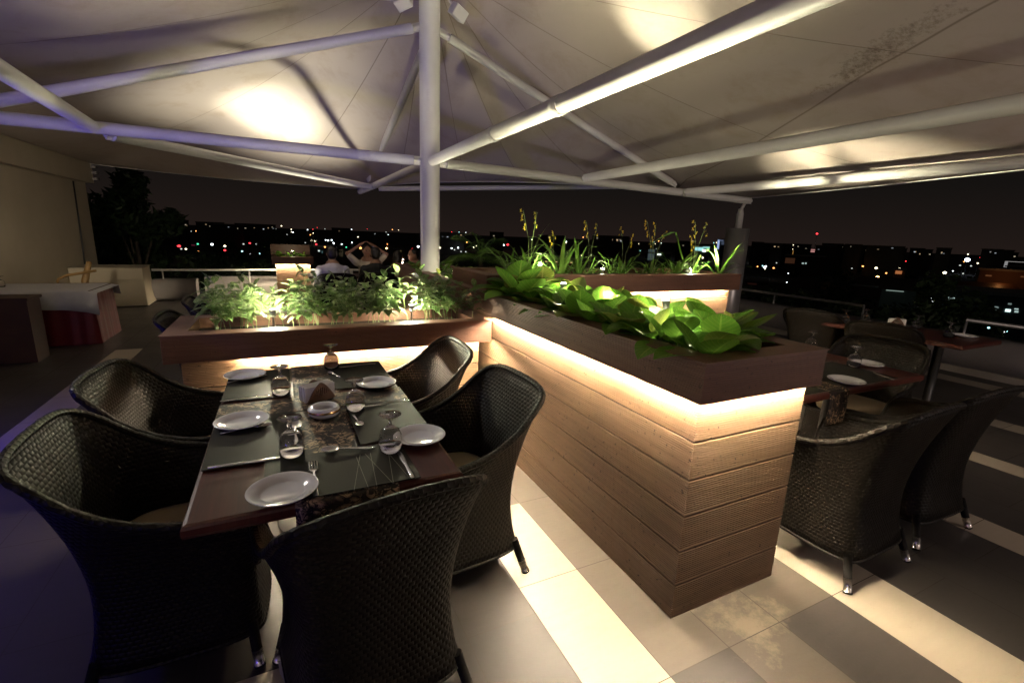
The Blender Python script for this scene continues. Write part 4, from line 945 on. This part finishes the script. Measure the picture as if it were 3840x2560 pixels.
p = yp(qC(1640, 500), 7.3); person('person with long dark hair in black, leaning beside the black-shirted guest', (p.x, 7.3, -.05), -.5, (.012, .011, .012), REST, .16, .05)
p = yp(qC(1870, 470), 7.5); person('person in a blue top near the pole, turned to the left', (p.x, 7.5, -.02), 1.75, (.05, .10, .30), REST)
for (x, y, a, lb) in ((.665, 6.98, 0, 'dark chair of the white-shirted guest'), (1.27, 7.08, -.15, 'dark chair of the black-shirted guest')): place(CH0, (x, y, 0), a, lb, 'chairs of the guests')
gt = thing('guest_table', 'dark table the guests are sitting round', 'table', (1.1, 7.62, 0)); obj('tabletop', slab(-.75, -.28, .75, .28, TZ-.04, TZ), M_MAHOG, gt)
for s_ in (-1, 1): mb = MB(); mb.tube([(s_*.5, 0, 0), (s_*.5, 0, TZ-.04)], .03, 12); obj('column', mb, M_STEEL, gt)
mb = MB(); mb.box(-.045, -.02, 0, .045, .02, .10); o = obj('napkins', mb, M_NAPKIN); o.location = (.93, 7.5, TZ+.001); tag(o, 'white napkins on the guests table', 'napkins')
lamp('POINT', 'table_lamp_light', (1.75, 7.62, .98), 1.3, (1, .8, .65), size=.03)
tl = thing('table_lamp', 'small bright table lamp with glittering beads beside the person in blue', 'lamp', (1.70, 7.45, TZ+.0005)); mb = MB(); mb.lathe([(0, 0), (.04, 0), (.04, .008), (.008, .012), (.008, .12), (0, .12)], n=16); obj('stand', mb, M_CHROME, tl)
MBEAD = emis('lit_beads', (1, .72, .55), 9); r_ = random.Random(9); mb = MB()
for k in range(26): a = k*.8; ell(mb, (cos(a)*.035+r_.uniform(-.006, .006), sin(a)*.035, .12+.15*k/26), (.009, .009, .009), 6, 4)
obj('beads', mb, MBEAD, tl)

# ------------------------------------------------------------------ the city below
GZ = -16.0
M_GRND = noisy('city_ground_cover', (.020, .022, .016), (.035, .032, .026), .02, .95)
g_ = MB(); g_.vs([(-3000, -1500, GZ), (5000, -1500, GZ), (5000, 5500, GZ), (-3000, 5500, GZ)]); g_.face([0, 1, 2, 3]); struct('ground', g_, M_GRND)
# the building the terrace stands on
hb = thing('hotel_building', 'dark building body under the terrace', 'building', (2.3, 4, GZ)); obj('wall', loc_(MB().box(-9, -12, GZ, 7.9, 11.7, -.51), hb), M_GREYWALL, hb)
LC = {}
def lightmat(c, s_):
    k = (c, s_)
    if k not in LC: LC[k] = emis('lit_lamp', c, s_)
    return LC[k]
COLS = dict(w=((.85, .95, 1), 6, 'white'), y=((1, .86, .55), 5, 'warm white'), o=((1, .36, .10), 5, 'orange'), r=((1, .04, .05), 3.5, 'red'), b=((.15, .30, 1), 4, 'blue'), c=((.45, .95, 1), 3, 'pale cyan'), g=((.10, .9, .45), 2, 'green'), W=((.70, .82, 1), 14, 'brilliant white'), O=((1, .45, .15), 14, 'brilliant orange'), d=((.6, .65, .6), 1.2, 'dim white'))
SEEN = {}
def city_lamp(px, kind, s_, side):
    d = ray(*px).normalized(); c, st, nm = COLS[kind]
    dist = 520 if d.z > -.028 else min(520, (6.5+1.39)/-d.z*1.0+30)
    if d.z < -.028: dist = (CH-(GZ+6))/-d.z
    P = Vector((0, 0, CH))+d*dist; r = dist*s_*.42/1071
    hgt = 'on a tall mast above the horizon' if d.z > .012 else ('along the horizon' if d.z > -.03 else 'below the horizon')
    lb = '%s distant lamp %s, %s' % (nm, hgt, side); gpn = '%s lamps %s %s' % (nm, hgt, side)
    t = thing('street_lamp', lb, 'lamp', (P.x, P.y, GZ), 0, gpn); h = P.z-GZ
    mb = MB(); mb.smooth = True; ell(mb, (0, 0, h), (r, r, r*.8), 10, 6); obj('lamp_head', mb, lightmat(c, st), t)
    mb = MB(); mb.tube([(0, 0, 0), (0, 0, h-r*.7)], [r*.25, r*.15], 6); obj('pole', mb, M_DARKPOST, t)
RS, LS, MS = 'right part of the city', 'left part of the city', 'city behind the pole and lilies'
for x, y, k, s_ in ((937, 176, 'r', 4.5), (1140, 283, 'W', 5), (1183, 285, 'W', 6), (1453, 317, 'y', 5), (1517, 320, 'd', 3), (1356, 376, 'c', 4), (1341, 410, 'y', 5), (1250, 398, 'o', 3.5), (1350, 475, 'O', 7.5), (1500, 417, 'y', 6), (1810, 442, 'y', 6), (1965, 354, 'W', 8),
    (2063, 397, 'b', 5), (2218, 468, 'O', 8), (2293, 311, 'r', 3.5), (1265, 543, 'w', 5), (1292, 545, 'w', 5), (1338, 545, 'd', 4), (1430, 548, 'w', 7), (1490, 553, 'w', 6), (1527, 555, 'w', 6), (1580, 545, 'W', 6), (1395, 575, 'c', 4), (1313, 577, 'o', 4), (1592, 575, 'd', 4),
    (1712, 610, 'w', 4.5), (1722, 640, 'w', 4), (1700, 645, 'y', 4), (1635, 677, 'd', 3.5), (1540, 714, 'd', 4), (778, 534, 'w', 5), (640, 520, 'b', 5), (706, 522, 'd', 3.5), (707, 335, 'o', 4), (721, 335, 'o', 4), (763, 347, 'o', 3.5), (540, 353, 'w', 3.5), (490, 300, 'y', 5), (630, 283, 'W', 4),
    (645, 283, 'w', 4), (660, 375, 'd', 3), (585, 400, 'w', 5), (575, 405, 'w', 4), (530, 400, 'o', 3), (640, 410, 'o', 4), (828, 315, 'y', 3.5), (450, 318, 'w', 4), (180, 317, 'w', 4), (155, 340, 'y', 4), (70, 290, 'w', 5), (122, 295, 'w', 5), (160, 298, 'w', 4), (100, 272, 'w', 5), (1410, 445, 'o', 3), (1990, 396, 'd', 3), (1915, 392, 'd', 3),
    (2110, 818, 'c', 4), (2210, 845, 'w', 4), (2230, 842, 'c', 4), (565, 395, 'c', 3), (842, 376, 'd', 3), (858, 376, 'd', 3)): city_lamp(qH(x, y), k, s_, RS)
for x, y, k, s_ in ((644, 319, 'g', 4), (824, 324, 'w', 5.5), (650, 415, 'o', 4), (985, 345, 'y', 5), (985, 398, 'r', 5), (1181, 271, 'w', 4.5), (1300, 309, 'r', 4.5), (1203, 411, 'c', 4), (1426, 440, 'c', 4), (1577, 274, 'w', 4), (1605, 274, 'w', 5), (2074, 277, 'y', 5), (2123, 279, 'y', 5.5), (2137, 323, 'r', 4.5),
    (410, 345, 'r', 6), (395, 345, 'r', 4), (495, 382, 'y', 4), (436, 381, 'd', 4), (1380, 322, 'd', 4), (1220, 320, 'd', 4), (1300, 440, 'd', 3.5), (2000, 300, 'd', 4)): city_lamp(qE(x, y), k, s_, LS)
for x, y, k, s_ in ((743, 268, 'w', 3), (773, 275, 'w', 4), (821, 271, 'w', 4), (866, 266, 'w', 4), (838, 310, 'w', 6), (734, 357, 'o', 4), (1071, 301, 'w', 4), (945, 321, 'w', 3), (1183, 370, 'o', 6), (1343, 353, 'b', 3), (1512, 373, 'O', 5), (1910, 352, 'w', 6), (1838, 382, 'r', 5), (2183, 368, 'y', 5), (2331, 345, 'r', 5), (2330, 372, 'w', 4), (1003, 360, 'g', 3.5), (658, 405, 'd', 5), (1660, 425, 'y', 4)): city_lamp(qC(x, y), k, s_, MS)
for x, y, k, s_ in ((1160, 513, 'w', 4), (1130, 530, 'd', 4), (1235, 468, 'o', 4), (1295, 508, 'y', 5), (1315, 497, 'y', 5), (1513, 484, 'r', 6), (1542, 490, 'w', 5), (1577, 487, 'r', 6), (1185, 545, 'd', 4), (1500, 492, 'r', 4), (2070, 462, 'w', 3), (2205, 577, 'y', 4), (1225, 547, 'd', 4)): city_lamp(q2(x, y), k, s_, MS)
for x, y, k, s_ in ((1452, 468, 'o', 4), (1540, 430, 'W', 6), (1560, 440, 'w', 4), (1890, 380, 'w', 5), (1810, 375, 'w', 5), (1850, 405, 'w', 5), (1945, 375, 'w', 4), (2285, 412, 'w', 5), (2238, 432, 'w', 4), (925, 445, 'y', 5), (2285, 455, 'b', 4)): city_lamp(q3(x, y), k, s_, MS)
r_ = random.Random(314)
for x0, x1, n, side in ((390, 960, 46, LS), (1015, 1655, 34, MS), (1720, 2345, 60, RS)):
    for k in range(n):
        x = r_.uniform(x0, x1); hy = 540+.0365*(x-1176); y = hy+abs(r_.gauss(8, 16))*(1 if x < 1700 else 2.2)-3
        city_lamp((x, y), r_.choice('yyyowwdddcor'), r_.uniform(1.5, 3.0), side)
# buildings with lit windows, and glowing panels in place of floodlit facades
WN = {}
def glowmat(c, s_):
    if (c, s_) not in WN: WN[(c, s_)] = emis('lit_window_facade', c, s_)
    return WN[(c, s_)]
def city_building(label, f, x0, x1, ytop, dist, col, lit_panels=(), depth=12, name='city_building', roof=0, glow=None):
    c = ray(*f((x0+x1)/2, ytop)); c = c.normalized(); P = Vector((0, 0, CH))+c*dist; az = math.atan2(c.x, c.y)
    t = thing(name, label, 'building', (P.x, P.y, GZ), -az); hd = math.hypot(P.x, P.y)
    def lc(x, y):
        d = ray(*f(x, y)); fx, fy_ = sin(az), cos(az); k = hd/(d.x*fx+d.y*fy_); q = Vector((0, 0, CH))+d*k; return (q.x*cos(az)-q.y*sin(az), q.z-GZ)
    xa, z1 = lc(x0, ytop); xb, z2 = lc(x1, ytop); z1 = (z1+z2)/2; mb = MB(); mb.box(xa, 0, 0, xb, depth, z1); obj('wall', mb, noisy('facade', col, tuple(v*.8 for v in col), .3, .9), t)
    if roof:
        mb = MB(); i = mb.vs([(xa-.6, -.6, z1), (xb+.6, -.6, z1), (xb+.6, depth, z1), (xa-.6, depth, z1), (xa, depth/2, z1+roof), (xb, depth/2, z1+roof)])
        for q in ((0, 1, 5, 4), (2, 3, 4, 5), (1, 2, 5), (3, 0, 4)): mb.face([i+k for k in q])
        obj('roof', mb, noisy('roof_tiles', (.10, .05, .04), (.07, .04, .03), .5, .9), t)
    else: mb = MB(); mb.box(xa-.3, -.3, z1, xb+.3, depth+.3, z1+.5); obj('roof', mb, M_GREYWALL, t)
    for w in lit_panels:
        wx, wy, ww, wh, wc, ws = w; a = lc(wx-ww/2, wy-wh/2); b = lc(wx+ww/2, wy+wh/2)
        mb = MB(); mb.box(min(a[0], b[0]), -.12, min(a[1], b[1]), max(a[0], b[0]), .05, max(a[1], b[1])); obj('window_facade_glow', mb, glowmat(wc, ws), t)  # some are windows, others put the floodlit wall's brightness into a glowing panel
    if glow:
        gx, gy, ge, gc = glow; a = lc(gx, gy); L = bpy.data.lights.new('facade_light', 'POINT'); L.energy = ge; L.color = gc; L.shadow_soft_size = .5
        lo = bpy.data.objects.new('facade_light', L); COL.objects.link(lo); lo.parent = t; lo.location = (a[0], -5, a[1])
    return t
Wc, Cc, Yc = (.75, 1, .95), (.45, .95, 1), (1, .8, .45)
city_building('wide school block with rows of lit windows at the right', qH, 1780, 2420, 590, 110, (.06, .075, .08), [(x, y, w, h, Wc, s_) for x, y, w, h, s_ in
  ((1838, 618, 30, 20, .7), (1880, 622, 30, 20, .8), (1953, 630, 30, 20, 1.3), (1990, 632, 30, 18, 1.3), (2066, 636, 22, 18, .3), (1827, 660, 34, 18, .8), (1945, 673, 26, 16, 1.1), (1977, 678, 26, 14, 1.3), (2006, 677, 26, 12, 1.6), (1932, 720, 32, 18, 1.0), (1966, 723, 26, 16, .9), (2048, 734, 26, 16, .3), (2165, 678, 26, 12, .3), (2165, 698, 26, 14, .2), (2242, 700, 32, 22, 1.6), (2300, 690, 26, 10, .6), (2300, 708, 24, 14, .5), (2255, 655, 22, 12, .2))], 14)
city_building('long low building lit orange by a street lamp at the far right', qH, 2050, 2420, 432, 175, (.16, .09, .06), [(2110, 462, 40, 12, (.8, .3, .12), .12), (2350, 470, 40, 12, (.8, .3, .12), .1)], 10, glow=(2218, 468, 130, (1, .4, .12)))
city_building('tower block with a pale lit roof frame at the far right', qH, 2225, 2420, 405, 300, (.04, .04, .045), [(2300, 368, 150, 9, (.9, .85, .8), .5), (2228, 385, 12, 40, (.9, .9, .9), .25)], 12)
city_building('open shed with bright lamps under a pale double roof', qH, 1380, 1620, 560, 95, (.10, .12, .11), [(1470, 566, 120, 14, (.7, .9, .8), .35)], 10, roof=1.6, glow=(1480, 560, 20, (.8, 1, .9)))
city_building('white office blocks with lit facade behind the steel post', qH, 505, 560, 285, 420, (.2, .2, .2), [(515, 300, 12, 12, Wc, .3), (525, 330, 14, 14, Wc, .2)], 20)
city_building('taller pale tower right of the steel post', qH, 560, 620, 262, 430, (.35, .33, .36), [(585, 320, 34, 90, (.5, .45, .5), .16), (605, 290, 14, 20, (.8, .8, .9), .3), (588, 283, 10, 8, Yc, .5)], 20)
city_building('low pink lit building between the towers', qH, 620, 697, 316, 410, (.3, .1, .12), [(660, 328, 70, 22, (1, .3, .3), .4), (685, 370, 14, 50, (.8, .85, .8), .3)], 20)
city_building('building with an orange lit corner', qH, 770, 825, 290, 400, (.2, .12, .04), [(795, 308, 46, 34, (1, .5, .12), .28)], 20)
city_building('building topped by a long pink sign panel', qH, 825, 950, 292, 395, (.10, .06, .05), [(885, 291, 108, 24, (1, .45, .42), .55)], 20)
city_building('brown apartment block below the pink sign', qH, 720, 1000, 330, 330, (.07, .045, .035), [(840, 378, 12, 10, Wc, .5), (860, 378, 10, 10, Wc, .5), (752, 360, 60, 40, (.5, .2, .1), .06)], 20)
city_building('distant building under two brilliant blue-white floodlights', qH, 1120, 1215, 300, 450, (.2, .15, .14), [(1165, 303, 70, 14, (.9, .8, .8), .5), (1127, 335, 10, 60, (.8, .3, .25), .25)], 20)
city_building('slim blue-lit tower left of the steel post', qH, 257, 305, 214, 500, (.06, .08, .12), [(262, 250, 6, 66, (.45, .6, 1), .7), (282, 222, 30, 8, (.4, .5, .8), .25), (292, 240, 16, 24, (.3, .4, .6), .12)], 20)
city_building('wide brightly lit hall on the horizon left of the steel post', qH, 60, 206, 262, 480, (.3, .35, .33), [(80, 285, 34, 26, Cc, .9), (130, 280, 60, 26, Cc, .8), (180, 270, 44, 14, Cc, .6), (165, 292, 24, 18, (.9, 1, 1), 1.6)], 20)
city_building('near brick house in the dark below the steel post', qH, 450, 600, 505, 130, (.05, .02, .016), [(490, 530, 60, 40, (.5, .15, .1), .02)], 9)
city_building('orange-lit house behind the brilliant orange street lamp', qH, 1465, 1545, 425, 230, (.4, .2, .1), [(1495, 440, 40, 24, (1, .35, .12), .35)], 9)
city_building('pink lit block on the horizon at the left', qE, 515, 622, 330, 460, (.35, .08, .14), [(568, 368, 100, 72, (.9, .10, .25), .28)], 20)
city_building('row of pale grey blocks on the horizon at the left', qE, 705, 940, 370, 400, (.25, .2, .25), [(725, 410, 22, 90, (.75, .7, .85), .4), (800, 400, 60, 60, (.5, .35, .5), .13), (905, 358, 60, 28, (.7, .85, .8), .4)], 20)
city_building('low dark block with cyan lights on the left horizon', qE, 1180, 1430, 405, 420, (.05, .06, .06), [(1380, 412, 70, 10, Cc, .2)], 20)
city_building('grey blocks with dim windows behind the far planter', qC, 640, 720, 385, 330, (.06, .08, .085), [(660, 405, 22, 22, Cc, .8), (700, 420, 16, 30, Cc, .1)], 20)
city_building('tall pale apartment block behind the seated guests', qC, 900, 960, 350, 300, (.16, .14, .12), [(920+18*(i % 3), 395+24*(i//3), 8, 10, Yc, .12) for i in range(12)], 20)
city_building('yellow-lit villa behind the person with long hair', qC, 1600, 1740, 400, 260, (.22, .16, .06), [(1665, 420, 60, 36, (1, .75, .3), .35)], 14)
city_building('dark house with white boundary lights behind the orchids', q3, 1430, 1640, 430, 190, (.08, .09, .10), [(1480, 440, 44, 90, (.5, .7, .75), .08), (1545, 432, 30, 22, (.9, 1, 1), 1.5)], 12)
city_building('terrace restaurant roof with warm strip lights behind the lilies', q3, 640, 920, 480, 90, (.10, .05, .03), [(760, 498, 260, 6, (1, .6, .35), .9)], 8)
r_ = random.Random(99)
for k in range(34):
    x = r_.choice((r_.uniform(380, 960), r_.uniform(1010, 1660), r_.uniform(1730, 2340), r_.uniform(1730, 2340))); hy = 540+.0365*(x-1176); w = r_.uniform(20, 90); ht = r_.uniform(0, 7)
    c = r_.uniform(.05, .14); f1 = lambda a, b: (a, b)
    city_building('dim far-off block standing along the city skyline', f1, x-w/2, x+w/2, hy-ht, r_.uniform(350, 480), (c, c*.95, c*.9), [(x+r_.uniform(-w*.4, w*.4), hy-ht+r_.uniform(3, 12), r_.uniform(1.5, 4), r_.uniform(1.2, 2.5), r_.choice(((1, .7, .4), (.8, .9, 1), (1, .85, .6))), r_.uniform(.15, .7)) for _ in range(r_.choice((1, 2, 3, 4)))], 15)['group'] = 'dim blocks along the city skyline'
r_ = random.Random(77)
for k in range(34):
    x = r_.uniform(100, 2330); y = r_.uniform(590, 760) if x > 1150 else r_.uniform(585, 640)
    d = ray(x, y+.035*(x-1176)); 
    if d.z > -.02: continue
    dist = min(420, (CH-(GZ+5))/-d.z); c = Vector((0, 0, CH))+d*dist; s_ = r_.uniform(3, 6)
    tree('dark tree in the unlit part of the city', (c.x, c.y, GZ), s_, s_*1.3, 3, 200+k, 420, .7, 'trees of the dark city')
for k in range(16):
    x = r_.uniform(1250, 2330); y = r_.uniform(600, 680); d = ray(x, y+.03*(x-1176))
    if d.z > -.02: continue
    dist = (CH-(GZ+5))/-d.z; a = math.atan2(d.x, d.y); c = Vector((0, 0, CH))+d*dist
    t = thing('dark_house', 'unlit house in the dark part of the city', 'house', (c.x, c.y, GZ), -a+r_.uniform(-.5, .5), 'unlit houses of the city'); w = r_.uniform(4, 8); h = r_.uniform(4, 8)
    obj('wall', MB().box(-w, -4, 0, w, 4, h), M_GREYWALL, t); mb = MB(); i = mb.vs([(-w-.5, -4.5, h), (w+.5, -4.5, h), (w+.5, 4.5, h), (-w-.5, 4.5, h), (-w, 0, h+2.2), (w, 0, h+2.2)])
    for q in ((0, 1, 5, 4), (2, 3, 4, 5), (1, 2, 5), (3, 0, 4), (0, 3, 2, 1)): mb.face([i+z for z in q])
    obj('roof', mb, M_WOODDK, t)
